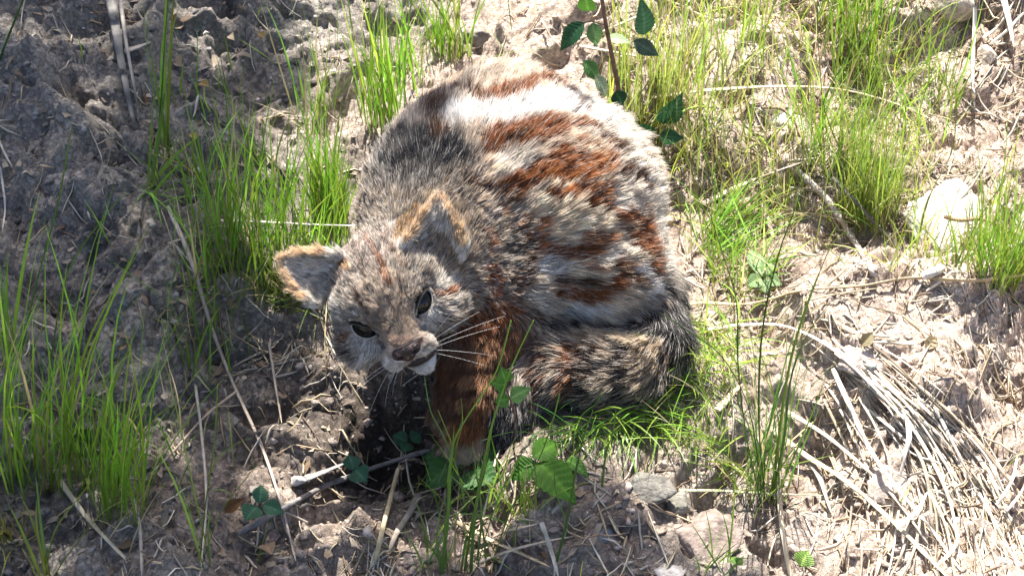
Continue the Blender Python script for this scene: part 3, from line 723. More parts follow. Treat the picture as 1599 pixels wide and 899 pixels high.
# whiskers
M_WHISK = simple('whisker_white', (.75, .73, .70), .35)
for s_, lst in ((1, [(.0165, -.019, .043, .062, .55, .35), (.018, -.022, .042, .066, .25, .25), (.018, -.025, .041, .060, -.02, .25), (.0175, -.0275, .040, .050, -.25, .2), (.0165, -.018, .044, .056, .8, .5), (.016, -.0285, .042, .04, -.5, .2)]),
                (-1, [(.0165, -.020, .043, .040, .05, .4), (.018, -.023, .042, .048, -.25, .4), (.018, -.026, .041, .044, -.5, .35), (.0165, -.028, .041, .030, -.75, .3), (.014, -.029, .045, .024, -1.0, .3)]),
                (1, [(.014, .021, .026, .040, .9, .2), (.017, .022, .025, .034, .6, .2)])):
    for (x, y, z, L_en, rise, fw) in lst:
        L_en *= RNG.uniform(.7, 1.0); d0 = unit(np.array([s_ * 1.0, rise + .12 * RNG.normal(), fw])); q = np.linspace(0, 1, 9)[:, None]
        P = np.array([s_ * x, y, z]) + d0 * q * L_en + np.array([s_ * -.05, -.20, -.25]) * q**2 * L_en
        v, f = tube(HO + P @ HM.T, .00010 * (1 - .6 * q[:, 0]), 5); part('whisker', v, f, M_WHISK)
# claws-free toes: small pale claw tips peeping out of the near paw
M_CLAW = simple('claw_horn', (.32, .27, .22), .4)
for tx, ty in ((702, 705), (718, 719), (736, 719), (752, 704)):
    a = W(tx, ty - 4, .012); b = W(tx - 1, ty + 3, .006)
    v, f = tube(np.array([a, .5 * (a + b) + [0, -.0005, .001], b]), [.0018, .0013, .0003], 6); part('claw', v, f, M_CLAW)

# ------------------------------------------------------------------ stones
def icos(n=2):
    import bmesh
    bm = bmesh.new(); bmesh.ops.create_icosphere(bm, subdivisions=n, radius=1.0)
    v = np.array([q.co[:] for q in bm.verts]); f = np.array([[q.index for q in p.verts] for p in bm.faces]); bm.free(); return v, f
IV3, IF3 = icos(4); IV1, IF1 = icos(1); IV2, IF2 = icos(2)
def rot(ax, ay, az):
    ca, sa, cb, sb, cc_, sc2 = math.cos(ax), math.sin(ax), math.cos(ay), math.sin(ay), math.cos(az), math.sin(az)
    return np.array([[cc_, -sc2, 0], [sc2, cc_, 0], [0, 0, 1]]) @ np.array([[cb, 0, sb], [0, 1, 0], [-sb, 0, cb]]) @ np.array([[1, 0, 0], [0, ca, -sa], [0, sa, ca]])

def stone(px, py, size, col, label, rz=0.0, tilt=0.0, rough=.18, boxy=0.0, sink=.35, seed=0, group=None, name='stone', cat='stone'):
    p = G(px, py); size = np.array(size) / 2
    v = IV3.copy()
    if boxy: v = np.sign(v) * np.abs(v)**(1 - boxy); v /= np.maximum(np.abs(v).max(1, keepdims=True)**(boxy), 1e-6)
    q = IV3 + seed * 3.17
    v = v * (1 + rough * noise3(q, 1.6) + .45 * rough * noise3(q, 4.1) + .15 * rough * noise3(q, 11))[:, None]
    rg_ = np.random.default_rng(seed + 70)
    for _ in range(14):
        nv_ = unit(rg_.normal(size=3)); dd_ = rg_.uniform(.62, .92); ex = np.maximum(v @ nv_ - dd_, 0); v = v - .9 * ex[:, None] * nv_
    v = v * (1 + .05 * noise3(q, 7) + .03 * noise3(q, 16))[:, None]
    v = (v * size) @ rot(tilt, 0, rz).T
    c = np.array(col) * (1 + .22 * noise3(q, 2.5) + .18 * noise3(q, 9))[:, None]
    o = link(name, mk_mesh(name, v, IF3, M_STONE, True, c), None, (p[0], p[1], terrain(p[0], p[1], False) + size[2] * (1 - 2 * sink)), label, cat, group)
    return o
stone(1490, 352, (.088, .115, .030), (.46, .425, .38), 'flat whitish rock among the grass at the right edge', .5, .1, .42, 0, .45, 31)
stone(1486, 2, (.048, .044, .034), (.40, .345, .29), 'blocky brown rock at the top right above the oval pebble', .2, .1, .2, .3, .3, 2)
stone(1540, 97, (.019, .026, .022), (.46, .38, .31), 'smooth oval tan pebble beside the white upright straw', .1, 0, .05, 0, .12, 3, name='pebble', cat='pebble')
stone(1018, 763, (.040, .030, .016), (.16, .15, .13), 'squarish pale grey stone below the grass by the tail', -.15, .2, .12, .5, .4, 4)
stone(1058, 790, (.020, .018, .012), (.17, .16, .135), 'small squarish stone touching the pale grey stone', .4, .1, .14, .45, .4, 14)
stone(936, 838, (.028, .022, .010), (.17, .19, .22), 'flat blue grey stone chip on the dirt below the green leaf', .5, .25, .22, .25, .35, 5)
stone(1105, 838, (.058, .05, .026), (.22, .175, .15), 'large rounded pinkish brown clod beside the tall grass tuft', .3, 0, .36, .05, .56, 6, name='clod', cat='clod')
stone(1045, 893, (.030, .026, .018), (.30, .28, .27), 'rounded grey stone at the bottom edge of the picture', 0, 0, .12, .15, .4, 7)
stone(1400, 745, (.042, .038, .020), (.36, .31, .275), 'low tan clod half covered by the straw heap', .2, 0, .22, .1, .5, 9, name='clod', cat='clod')
stone(1345, 560, (.04, .034, .016), (.40, .345, .30), 'tan clod at the upper end of the straw heap', .8, 0, .22, .1, .5, 10, name='clod', cat='clod')
stone(1235, 190, (.034, .030, .016), (.50, .45, .38), 'pale stone under the arching straw', .7, 0, .2, .2, .5, 12)
stone(745, 55, (.036, .022, .03), (.20, .17, .15), 'grey brown stone right above the back of the cat', .1, 0, .2, .25, .4, 13)
stone(640, 860, (.036, .026, .016), (.25, .20, .17), 'brown clod at the bottom beside the upright straws', .2, 0, .22, .15, .5, 16, name='clod', cat='clod')
stone(425, 845, (.016, .014, .012), (.27, .21, .17), 'small brown clod below the three-leaved seedling', .2, 0, .22, .1, .4, 17, name='clod', cat='clod')

def scatter_pixels(n, fn):
    out = np.empty((0, 2))
    while len(out) < n:
        q = np.stack([RNG.uniform(-250, 1850, n), RNG.uniform(-220, 1050, n)], 1); out = np.vstack([out, q[RNG.random(n) < fn(q[:, 0], q[:, 1])]])
    return out[:n]
def clear_of_cat(P, m=.0):
    return (((P[:, 0] - C0[0] - .01) / (.135 + m))**2 + ((P[:, 1] - C0[1] - .01) / (.12 + m))**2) > 1
# loose grains and crumbs
q = scatter_pixels(6500, lambda x, y: .35 + .65 * (noise2(x / 130, y / 130) > 0)); gp = G(q[:, 0], q[:, 1]); gp = gp[clear_of_cat(gp)]
n = len(gp); sz = .0009 * np.exp(RNG.exponential(.65, n)); sz = np.clip(sz, .0007, .0042)
sv = IV1[None] * (1 + .36 * RNG.normal(size=(n, len(IV1), 1)).clip(-1.5, 1.5)) * (sz[:, None] * RNG.uniform(.55, 1.3, (n, 3)) * [1, 1, .6])[:, None]
an = RNG.uniform(0, 6.28, n); ca, sa = np.cos(an)[:, None], np.sin(an)[:, None]
sv = np.stack([sv[..., 0] * ca - sv[..., 1] * sa, sv[..., 0] * sa + sv[..., 1] * ca, sv[..., 2]], -1) + gp[:, None] - np.array([0, 0, .0003])
greyish = sstep(.02, -.28, gp[:, 0])[:, None]
gcl = (1 - greyish) * np.array([.36, .285, .235]) + greyish * np.array([.17, .155, .148]); gcl = gcl * np.exp(.35 * RNG.normal(size=(n, 1)))
link('gravel', mk_mesh('gravel', sv.reshape(-1, 3), (IF1[None] + (np.arange(n) * len(IV1))[:, None, None]).reshape(-1, 3), M_STONE, False, np.clip(np.repeat(gcl, len(IV1), 0), 0, .6)), label='loose crumbs of clay and grit strewn over the bare soil', cat='gravel', kind='stuff')

# ------------------------------------------------------------------ dry stems and sticks
STRAW = (.56, .47, .33); BLEACH = (.72, .66, .56); GREYST = (.34, .315, .285); TANST = (.52, .40, .24)
def smooth_ground(P, win):
    z = terrain(P[:, 0], P[:, 1], False); k = np.ones(win) / win; zp = np.pad(z, win // 2, mode='edge'); return np.convolve(zp, k, 'valid')[:len(z)]
def straw(pts, wpx, col, label, lift=(0, 0, 0), flat=.35, taper=.6, group=None, name='dry_stem', cat='dry stem', mat=None, knots=0, twist=.6, n=None, plane=None):
    pts = np.array(pts, float); L = np.linalg.norm(np.diff(pts, axis=0), axis=1).sum(); n = n or int(np.clip(L / 9, 8, 40))
    c = catmull(pts, n)
    if plane is None:
        P = G(c[:, 0], c[:, 1]); z = np.maximum(smooth_ground(P, 7), terrain(P[:, 0], P[:, 1], True) - .0015)
        lf = np.interp(np.linspace(0, 1, n), np.linspace(0, 1, len(lift)), lift)
        P = W(c[:, 0], c[:, 1], z + wpx * MPP * .25 + lf)
    else:
        P = V(c[:, 0], c[:, 1], plane)
    q = np.linspace(0, 1, n); r = wpx * MPP * .5 * (1 - (1 - taper) * q) * (1 + .12 * noise2(q * 9 + pts[0, 0], q * 0 + 1.5))
    r[-1] *= .35; r[0] *= .8
    if knots:
        for kq in np.linspace(.12, .9, knots): r = r * (1 + .45 * np.exp(-((q - kq) / .02)**2))
    v, f = tube(P, r, 7, flat, twist)
    k = np.repeat(np.arange(n), 7); cl = np.array(col) * (1 + .22 * noise2(k * .35 + pts[0, 1], np.tile(np.arange(7), n) * .9))[:, None] * (1 + .1 * RNG.normal())
    base = P[0].copy()
    return link(name, mk_mesh(name, v - base, f, mat or M_STRAW, True, cl), None, tuple(base), label, cat, group)

straw([(1018, 152), (1120, 140), (1240, 135), (1330, 143), (1420, 170), (1500, 212)], 10, STRAW, 'long pale straw arching above the grass at the upper right', (.004, .02, .03, .025, .012, .003))
straw([(1098, 318), (1150, 292), (1200, 272), (1256, 252)], 13, (.50, .42, .33), 'short broad straw slanting right of the cat\'s back', (.002, .006, .008), .3, .5)
straw([(1032, 486), (1090, 473), (1170, 474), (1260, 452), (1340, 447), (1420, 434), (1520, 438), (1610, 428)], 10, TANST, 'long tan straw running from the haunch of the cat to the right edge', (.02, .012, .006, .006, .008, .004, .004, .004), .4, .9, twist=1.5)
straw([(1100, 515), (1160, 507), (1230, 510), (1300, 545), (1370, 610), (1440, 690), (1490, 790)], 8, BLEACH, 'bleached stem curving down into the straw heap', (.002, .006, .01, .008, .004))
straw([(345, 344), (420, 347), (500, 351), (590, 353), (625, 354)], 5, BLEACH, 'thin pale straw reaching from the grass across the nape of the cat', (.01, .03, .06, .105, .125), .6, .5)
straw([(262, 322), (300, 410), (330, 510), (365, 600), (410, 700), (440, 790), (462, 875)], 8, (.42, .35, .29), 'long thin dry stem running down past the left of the cat', (.004, .006, .004, .003), .6, .5)
straw([(170, -20), (180, 40), (190, 100), (203, 165), (210, 195)], 21, (.25, .23, .205), 'wide grey dry blade hanging down at the top left', (.012, .01, .006, .003), .14, .25, twist=.3)
straw([(186, -20), (196, 60), (212, 150), (216, 190)], 9, (.28, .255, .225), 'narrow grey dry blade beside the wide one at the top left', (.014, .012, .008, .003), .25, .3)
straw([(195, 80), (215, 74), (236, 66)], 17, (.30, .27, .23), 'short pale wood chip next to the grey blades', (.003,), .35, .7)
straw([(372, 832), (430, 800), (500, 762), (560, 738), (620, 718), (672, 702)], 10, (.22, .20, .19), 'grey twig lying below the chin of the cat', (.004,), .9, .75, name='twig', cat='twig', mat=M_WOOD, knots=3)
straw([(455, 752), (490, 742), (540, 722)], 22, (.24, .23, .22), 'flat grey piece of bark behind the grey twig', (.003,), .22, .4, name='bark_strip', cat='bark', mat=M_WOOD)
straw([(1240, 262), (1290, 310), (1330, 370), (1368, 432)], 12, (.40, .35, .30), 'knobbly brown stick leaning beside the feathery grass', (.008, .01, .006), .9, .9, name='stick', cat='stick', mat=M_WOOD, knots=4)
straw([(1300, 278), (1350, 330), (1400, 385), (1420, 412)], 9, (.13, .115, .10), 'thin dark twig right of the knobbly stick', (.02, .014, .004), .9, .6, name='twig', cat='twig', mat=M_WOOD)
straw([(1186, 300), (1194, 330), (1208, 372)], 12, (.46, .38, .31), 'short thick brown stub left of the knobbly stick', (.012, .006, .002), .9, .9, name='stub', cat='stick', mat=M_WOOD)
straw([(1474, 338), (1500, 344), (1530, 342), (1560, 352), (1585, 372)], 8, (.25, .17, .10), 'curved brown twig lying on the whitish rock', (.026, .03, .03, .02, .01), .9, .7, name='twig', cat='twig', mat=M_WOOD, knots=2)
straw([(1190, 168), (1220, 170), (1240, 190), (1252, 215)], 7, (.22, .16, .11), 'bent brown twig under the arching straw', (.012, .014, .01, .003), .9, .6, name='twig', cat='twig', mat=M_WOOD)
straw([(1524, -10), (1521, 60), (1519, 120), (1522, 168)], 8, BLEACH, 'upright white straw beside the oval pebble', (.02, .016, .01, .003), .6, .8)
straw([(1535, 60), (1560, 40), (1585, 0)], 8, BLEACH, 'white straw crossing behind the oval pebble', (.008,), .5, .7)
straw([(1565, -10), (1575, 30), (1583, 70)], 14, (.62, .57, .50), 'broad bleached blade at the top right corner', (.01,), .25, .7)
straw([(1599, 20), (1570, 50), (1545, 70)], 7, BLEACH, 'thin bleached straw leaning at the top right corner', (.012, .006), .5, .7)
straw([(1440, 432), (1490, 410), (1545, 392), (1590, 380), (1600, 330)], 16, (.55, .50, .44), 'thick pale crooked root at the right edge', (.006, .01, .012), .8, .7, name='root', cat='root', mat=M_WOOD, knots=3)
straw([(1215, 700), (1216, 760), (1222, 830), (1235, 905)], 9, (.58, .50, .36), 'pale straw standing below the tall grass tuft', (.02, .012, .006, .003), .6, .8)
straw([(1205, 670), (1260, 712), (1320, 750), (1390, 810), (1460, 880), (1500, 920)], 13, (.56, .48, .34), 'broad tan straw sloping from the tall grass to the bottom edge', (.008, .01, .008, .006), .3, .75)
straw([(1300, 575), (1330, 640), (1358, 700), (1400, 760), (1450, 820), (1500, 890)], 9, BLEACH, 'bleached straw with a bend left of the straw heap', (.012, .014, .01, .006), .45, .75)
straw([(1225, 640), (1290, 680), (1350, 730), (1400, 780), (1450, 850)], 9, (.48, .42, .34), 'greyish straw lying across the clay left of the straw heap', (.004, .008, .005), .4, .7)
straw([(1060, 765), (1130, 766), (1200, 770), (1290, 773)], 7, (.40, .40, .26), 'greenish straw lying level across the foot of the tall grass', (.01, .012, .006), .4, .6)
straw([(1262, 715), (1280, 745), (1290, 775), (1298, 800)], 12, (.36, .34, .31), 'grey shred of dry leaf right of the tall grass', (.006,), .2, .4, name='leaf_shred', cat='dry leaf')
straw([(622, 730), (612, 770), (600, 815), (585, 880)], 7, (.55, .44, .26), 'tan straw standing at the lower middle of the picture', (.02, .014, .008, .003), .5, 1.1)
straw([(655, 770), (640, 800), (620, 830), (608, 860)], 12, (.36, .31, .26), 'short grey brown blade right of the tan straw', (.006,), .25, .6)
straw([(708, 812), (760, 840), (810, 862), (858, 884)], 9, (.54, .43, .28), 'tan straw lying slantwise at the bottom middle', (.006,), .35, .7)
straw([(745, 878), (800, 858), (850, 845), (900, 836)], 7, (.50, .43, .33), 'pale straw crossing the slantwise tan one', (.008, .01, .004), .4, .6)
straw([(768, 838), (800, 826), (838, 818)], 8, (.44, .36, .27), 'short brown straw above the crossed straws', (.008,), .35, .7)
straw([(845, 815), (858, 850), (872, 900)], 9, (.50, .46, .38), 'pale upright blade beside the crossed straws', (.016, .01, .003), .3, .8)
straw([(862, 800), (880, 780), (884, 760)], 7, (.36, .32, .28), 'curled grey straw under the large green leaf', (.006,), .5, .5)
straw([(305, 600), (315, 680), (322, 780), (312, 895)], 5, (.50, .44, .37), 'very thin pale straw at the lower left', (.016, .016, .01, .004), .7, .8)
straw([(90, 745), (130, 800), (170, 845), (205, 880)], 9, (.38, .34, .26), 'dry bent blade lying at the foot of the left grass', (.01, .008, .004), .3, .7)
straw([(205, 770), (218, 820), (222, 900)], 6, (.34, .30, .26), 'thin dark straw at the bottom left', (.012, .008, .003), .6, .8)
straw([(370, 610), (320, 650), (270, 705), (235, 740)], 5, (.40, .32, .24), 'thin brown stem slanting behind the left grass', (.01, .008, .004), .7, .6)
straw([(420, 535), (430, 600), (440, 660)], 5, (.48, .41, .33), 'thin pale stem left of the face of the cat', (.014, .01, .003), .7, .6)
straw([(395, 560), (440, 610), (480, 660), (500, 690)], 4, (.14, .10, .08), 'fine dark root on the earth left of the chin', (.003,), .9, .5, name='root', cat='root')
straw([(480, 815), (440, 800), (460, 850), (500, 875)], 4, (.40, .35, .30), 'fine pale root at the bottom left of the twig', (.003,), .9, .5, name='root', cat='root')
straw([(845, 30), (862, 60), (880, 78)], 5, (.45, .36, .27), 'thin straw just above the top of the cat', (.008,), .7, .6)
straw([(1010, 20), (975, 35), (940, 50), (900, 62)], 6, (.62, .54, .40), 'pale straw behind the bramble at the top', (.014, .01, .006), .6, .7)
straw([(905, 72), (960, 82), (1000, 90)], 8, (.60, .53, .42), 'thick pale straw low behind the bramble stem', (.006,), .6, .8)
straw([(1000, 600), (960, 625), (920, 635), (890, 615)], 4, (.36, .27, .15), 'thin brown curl of stem under the tail', (.014, .012, .012, .016), .8, .6)
straw([(1120, 640), (1140, 618), (1158, 600)], 14, (.60, .50, .34), 'short sunlit straw stub left of the tall grass', (.006,), .3, .8)
straw([(0, 260), (8, 320), (4, 360)], 5, (.50, .46, .42), 'short pale root at the left edge', (.003,), .8, .5, name='root', cat='root')
straw([(1255, 470), (1300, 460), (1370, 450)], 6, (.42, .32, .20), 'thin brown straw above the long tan one', (.012,), .5, .7)
# the heap of bleached straw at the lower right: stems nothing tells apart
rs = np.random.default_rng(21)
path = catmull([(1235, 500), (1330, 560), (1420, 640), (1495, 735), (1550, 840), (1590, 960)], 101)
pn = np.gradient(path, axis=0); pn = np.stack([pn[:, 1], -pn[:, 0]], 1); pn /= np.linalg.norm(pn, axis=1, keepdims=True)
for i in range(105):
    s0, s1 = .06 + .6 * rs.random()**.75, 0; s1 = min(1.0, s0 + rs.uniform(.25, .7)); o0, o1 = rs.normal(0, 24), rs.normal(0, 26)
    if i % 4 == 0: o0 -= rs.uniform(30, 150); o1 -= rs.uniform(20, 90)
    qs = np.linspace(s0, s1, 4); ii_ = (qs * 100).astype(int); spread = (.6 + .9 * qs)
    P_ = path[ii_] + pn[ii_] * ((o0 + (o1) * np.linspace(0, 1, 4)) * spread)[:, None] + rs.normal(0, 3.5, (4, 2))
    hgt = .001 + .008 * rs.random()**1.8; ww = 2.0 + 5.0 * rs.random()**2
    straw(P_, ww, np.array([BLEACH, STRAW, (.62, .55, .44), (.42, .35, .26), (.28, .22, .16)][int(rs.integers(5))]) * rs.uniform(.8, 1.1), 'bleached dry stem in the straw heap at the lower right', (.001 + .004 * rs.random(), hgt, hgt * rs.uniform(.4, 1.1), .001 + .006 * rs.random()), rs.uniform(.12, .45), rs.uniform(.3, .9), 'straw heap stems', n=16, twist=rs.uniform(-2, 2))
for i in range(7):
    x0, y0 = rs.uniform(1350, 1590), rs.uniform(700, 890); an = rs.uniform(-2.2, -.7); L_ = rs.uniform(60, 150)
    straw([(x0, y0), (x0 + .5 * L_ * math.cos(an) + 8, y0 + .5 * L_ * math.sin(an)), (x0 + L_ * math.cos(an), y0 + L_ * math.sin(an))], rs.uniform(4, 9), BLEACH, 'bleached dry stem lying crosswise on the straw heap', (.012, .02, .01), .35, .6, 'crosswise straw heap stems', n=10)

# fine litter of broken stems
def lit_density(x, y):
    a = .16 + .8 * sstep(900, 1100, x) * sstep(620, 380, y) + .45 * sstep(480, 560, x) * sstep(640, 760, y) * sstep(1200, 900, x) + .9 * np.exp(-((x - 500) / 75)**2 - ((y - 545) / 60)**2) + .35 * sstep(1200, 1300, x) + .6 * np.exp(-((x - 1470) / 110)**2 - ((y - 740) / 130)**2)
    return np.clip(a * (.5 + .9 * (noise2(x / 90, y / 90) + .25)), .02, 1)
q = scatter_pixels(4600, lit_density); gp = G(q[:, 0], q[:, 1]); gp = gp[clear_of_cat(gp, -.015)]; n = len(gp)
an = RNG.uniform(0, math.pi, n); Ls = RNG.uniform(.006, .034, n) * (1 + (RNG.random(n) < .1)); wd = RNG.uniform(.00035, .0012, n)
tt = np.linspace(-.5, .5, 5); bw = RNG.normal(size=n) * .12
dx = np.stack([np.cos(an), np.sin(an)], 1); nx_ = np.stack([-np.sin(an), np.cos(an)], 1)
xy = gp[:, None, :2] + Ls[:, None, None] * (tt[None, :, None] * dx[:, None] + (bw[:, None] * (tt**2)[None])[..., None] * nx_[:, None])
zz = terrain(xy[..., 0], xy[..., 1]); zl = zz[:, [0]] + (zz[:, [-1]] - zz[:, [0]]) * (tt + .5); zz = np.maximum(.5 * zl + .5 * zz, zz - .0004) + .0008 + RNG.exponential(.0016, n)[:, None]
ctr = np.concatenate([xy, zz[..., None]], -1)
wq = wd[:, None] * np.array([.5, 1, 1, .9, .35])
side = np.concatenate([nx_, RNG.normal(size=(n, 1)) * .4], 1)[:, None]; upv = np.array([0, 0, 1.0])
tri3 = np.stack([ctr + side * wq[..., None], ctr - side * wq[..., None], ctr + upv * wq[..., None] * .9], 2)
ii = (np.arange(n)[:, None] * 15 + np.arange(4)[None] * 3)[..., None]
ff = np.concatenate([np.concatenate([ii + a, ii + b, ii + b + 3, ii + a + 3], -1).reshape(-1, 4) for a, b in ((0, 2), (2, 1), (1, 0))])
pal = np.array([(.50, .42, .29), (.60, .53, .42), (.36, .28, .18), (.22, .16, .11), (.44, .40, .34)])[RNG.integers(0, 5, n)] * np.exp(.2 * RNG.normal(size=(n, 1)))
dkz = np.exp(-((q[:, 0][:0].sum()) + 0)) if False else 1.0
link('straw_litter', mk_mesh('straw_litter', tri3.reshape(-1, 3), ff, M_STRAW, True, np.clip(np.repeat(pal, 15, 0), 0, .8)), label='fine litter of broken dry stems strewn over the soil', cat='litter', kind='stuff')

# flakes of dead leaf and bark
q = scatter_pixels(1500, lambda x, y: np.clip(.25 + .6 * sstep(700, 300, x) + .5 * np.exp(-((x - 640) / 220)**2 - ((y - 800) / 90)**2) - .2 * sstep(1150, 1350, x), .08, 1) * (.4 + .8 * (noise2(x / 70 + 8, y / 70) > -.05))); gp = G(q[:, 0], q[:, 1]); gp = gp[clear_of_cat(gp)]; n = len(gp)
rr_ = RNG.uniform(.0016, .0052, n) * (1 + .5 * (RNG.random(n) < .08)); an = RNG.uniform(0, 6.283, (n, 1)) + np.sort(RNG.uniform(0, 6.283, (n, 6)), 1); rad_ = rr_[:, None] * RNG.uniform(.55, 1.25, (n, 6))
lx = np.cos(an) * rad_ * 1.35; ly = np.sin(an) * rad_ * .8; ro_ = RNG.uniform(0, 6.283, (n, 1)); X_, Y_ = lx * np.cos(ro_) - ly * np.sin(ro_), lx * np.sin(ro_) + ly * np.cos(ro_)
sl_ = RNG.normal(size=(n, 2, 1)) * .38; Z_ = X_ * sl_[:, 0] + Y_ * sl_[:, 1] + (.25 * RNG.normal(size=(n, 1))) * (lx**2) / rr_[:, None]
ring_ = gp[:, None] + np.stack([X_, Y_, Z_], -1) + np.array([0, 0, .0014]); vv = np.concatenate([gp[:, None] + np.array([0, 0, .0014]), ring_], 1)
kk = np.arange(6); ff = np.stack([np.zeros(6, int), 1 + kk, 1 + (kk + 1) % 6], 1)[None] + (np.arange(n) * 7)[:, None, None]
pal = np.array([(.20, .14, .09), (.30, .23, .16), (.12, .09, .07), (.26, .225, .18), (.20, .175, .15), (.32, .26, .19)])[RNG.integers(0, 6, n)] * np.exp(.25 * RNG.normal(size=(n, 1)))
link('leaf_litter', mk_mesh('leaf_litter', vv.reshape(-1, 3), ff.reshape(-1, 3), M_STRAW, False, np.clip(np.repeat(pal, 7, 0), 0, .6)), label='small flakes of dead leaf and bark strewn on the soil', cat='litter', kind='stuff')

# ------------------------------------------------------------------ grass
def blades(base, head, tilt, bend, length, width, colb, colt, S=7):
    """many curved folded blades as one vertex block"""
    n = len(base); q = np.linspace(0, 1, S)
    th = tilt[:, None] + bend[:, None] * q[None]**1.3
    step = length[:, None] / (S - 1)
    hx = np.cumsum(np.concatenate([np.zeros((n, 1)), np.sin(.5 * (th[:, 1:] + th[:, :-1])) * step], 1), 1)
    hz = np.cumsum(np.concatenate([np.zeros((n, 1)), np.cos(.5 * (th[:, 1:] + th[:, :-1])) * step], 1), 1)
    hd2 = np.stack([np.cos(head), np.sin(head)], 1)
    wob = (.02 * length)[:, None] * np.sin(q[None] * RNG.uniform(2, 6, (n, 1)) + RNG.uniform(0, 6, (n, 1))) * q[None]
    sd = np.stack([-hd2[:, 1], hd2[:, 0]], 1)
    P = np.concatenate([base[:, None, :2] + hx[..., None] * hd2[:, None] + wob[..., None] * sd[:, None], (base[:, [2]] + hz)[..., None]], -1)
    fa = RNG.uniform(0, math.pi, n); s3 = np.stack([np.cos(fa), np.sin(fa), RNG.normal(size=n) * .15], 1)
    nn = np.stack([-np.sin(fa), np.cos(fa), np.zeros(n)], 1)
    wq = width[:, None] * .5 * (np.clip(1 - q**2.2, 0.02, 1)**.8 * (.55 + .45 * np.minimum(1, q * 4)))[None]
    Vt = np.stack([P + s3[:, None] * wq[..., None], P + nn[:, None] * wq[..., None] * .35, P - s3[:, None] * wq[..., None]], 2)
    i = (np.arange(n)[:, None] * S * 3 + np.arange(S - 1)[None] * 3)[..., None]
    Fc = np.concatenate([np.concatenate([i + a, i + a + 1, i + a + 4, i + a + 3], -1).reshape(-1, 4) for a in (0, 1)])
    cq = q[None, :, None]; C = colb[:, None] * (1 - np.minimum(1, cq * 3.5)) + colt[:, None] * np.minimum(1, cq * 3.5)
    C = np.repeat(C[:, :, None], 3, 2); C[:, :, 1] *= 1.12
    return Vt.reshape(-1, 3), Fc, C.reshape(-1, 3)
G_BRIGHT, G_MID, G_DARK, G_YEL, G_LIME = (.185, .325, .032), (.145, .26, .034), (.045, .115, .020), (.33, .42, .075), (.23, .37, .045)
def tuft(px, py, rx, ry, n, L, label, head=None, hs=1.2, tilt=(.14, .16), bend=(.45, .35), w=(1.3, 2.6), col=G_BRIGHT, dry=.12, name='grass_tuft', group=None, shift=None, minz=None):
    a = RNG.uniform(0, 6.283, n); r = np.sqrt(RNG.random(n))
    B = G(px + rx * r * np.cos(a), py + ry * r * np.sin(a)); B[:, 2] -= .002
    hd_ = RNG.uniform(0, 6.283, n) if head is None else R(head) + RNG.normal(size=n) * hs
    tl = np.abs(RNG.normal(tilt[0], tilt[1], n)); bd = RNG.normal(bend[0], bend[1], n)
    le = RNG.uniform(L[0], L[1], n) * np.where(RNG.random(n) < .25, .55, 1.0); wi = RNG.uniform(w[0], w[1], n) * 1e-3
    ct = np.array(col) * np.exp(.22 * RNG.normal(size=(n, 1))) * (1 + .14 * RNG.normal(size=(n, 3)) * np.array([1, .3, .6]))
    dr = RNG.random(n) < dry * .6; ct[dr] = np.array([.42, .36, .18]) * np.exp(.2 * RNG.normal(size=(dr.sum(), 1)))
    cb = ct * .7 + .3 * np.array([.30, .27, .10])
    v, f, c = blades(B, hd_, tl, bd, le, wi, np.clip(cb, .005, .8), np.clip(ct, .005, .8))
    base = G(px, py)
    return link(name, mk_mesh(name, v - base, f, M_GRASS, True, c), None, tuple(base), label, 'grass', group)
# heading: 0 right, 90 away from the camera, 180 left, 270 towards the camera
tuft(55, 745, 97, 38, 68, (.13, .27), 'dense tall green grass tuft at the left edge', 20, .9, (.12, .10), (.34, .28), (1.4, 2.8), G_BRIGHT, .06)
tuft(188, 795, 44, 34, 69, (.12, .235), 'tall green grass tuft right of the one at the left edge', 15, .8, (.12, .10), (.34, .26), (1.3, 2.6), G_BRIGHT, .06)
tuft(120, 760, 60, 20, 36, (.08, .17), 'shorter green grass between the two tall left tufts', 20, 1.0, (.18, .14), (.35, .2), (1.3, 2.4), G_MID, .15)
tuft(15, 560, 25, 30, 9, (.16, .25), 'few loose blades at the left edge above the dense tuft', 30, .5, (.12, .06), (.15, .1), (2.0, 3.4), G_MID, 0)
tuft(20, 840, 30, 20, 34, (.02, .06), 'low yellowish stubble under the dense left tuft', None, 1, (.4, .3), (.4, .3), (1, 1.8), (.30, .29, .07), .4)
tuft(345, 415, 65, 58, 75, (.07, .15), 'loose green grass left of the ear of the cat', 60, 1.2, (.15, .12), (.3, .25), (1.2, 2.2), G_MID, .12)
tuft(450, 395, 97, 76, 169, (.06, .135), 'thick green grass growing behind the left ear of the cat', 60, 1.3, (.16, .12), (.3, .25), (1.2, 2.2), G_BRIGHT, .10)
tuft(515, 335, 30, 30, 85, (.06, .115), 'bright grass pressed against the neck of the cat', 100, 1.0, (.12, .1), (.2, .2), (1.4, 2.4), G_BRIGHT, .05)
tuft(455, 460, 65, 28, 198, (.025, .065), 'short tangled grass under the left ear of the cat', None, 1, (.5, .35), (.6, .4), (.9, 1.7), (.15, .20, .04), .3)
tuft(285, 290, 46, 26, 40, (.03, .08), 'low grass at the root of the long dry stem', None, 1, (.55, .3), (.5, .3), (1, 2), (.16, .20, .05), .35)
tuft(390, 300, 80, 40, 45, (.06, .12), 'thin scattered green blades above the left ear', 80, 1.2, (.15, .12), (.25, .25), (1.1, 2), G_MID, .15)
tuft(600, 195, 34, 29, 52, (.07, .155), 'dense green tuft behind the left shoulder of the cat', 110, 1.0, (.10, .08), (.15, .2), (1.6, 2.8), G_BRIGHT, .03)
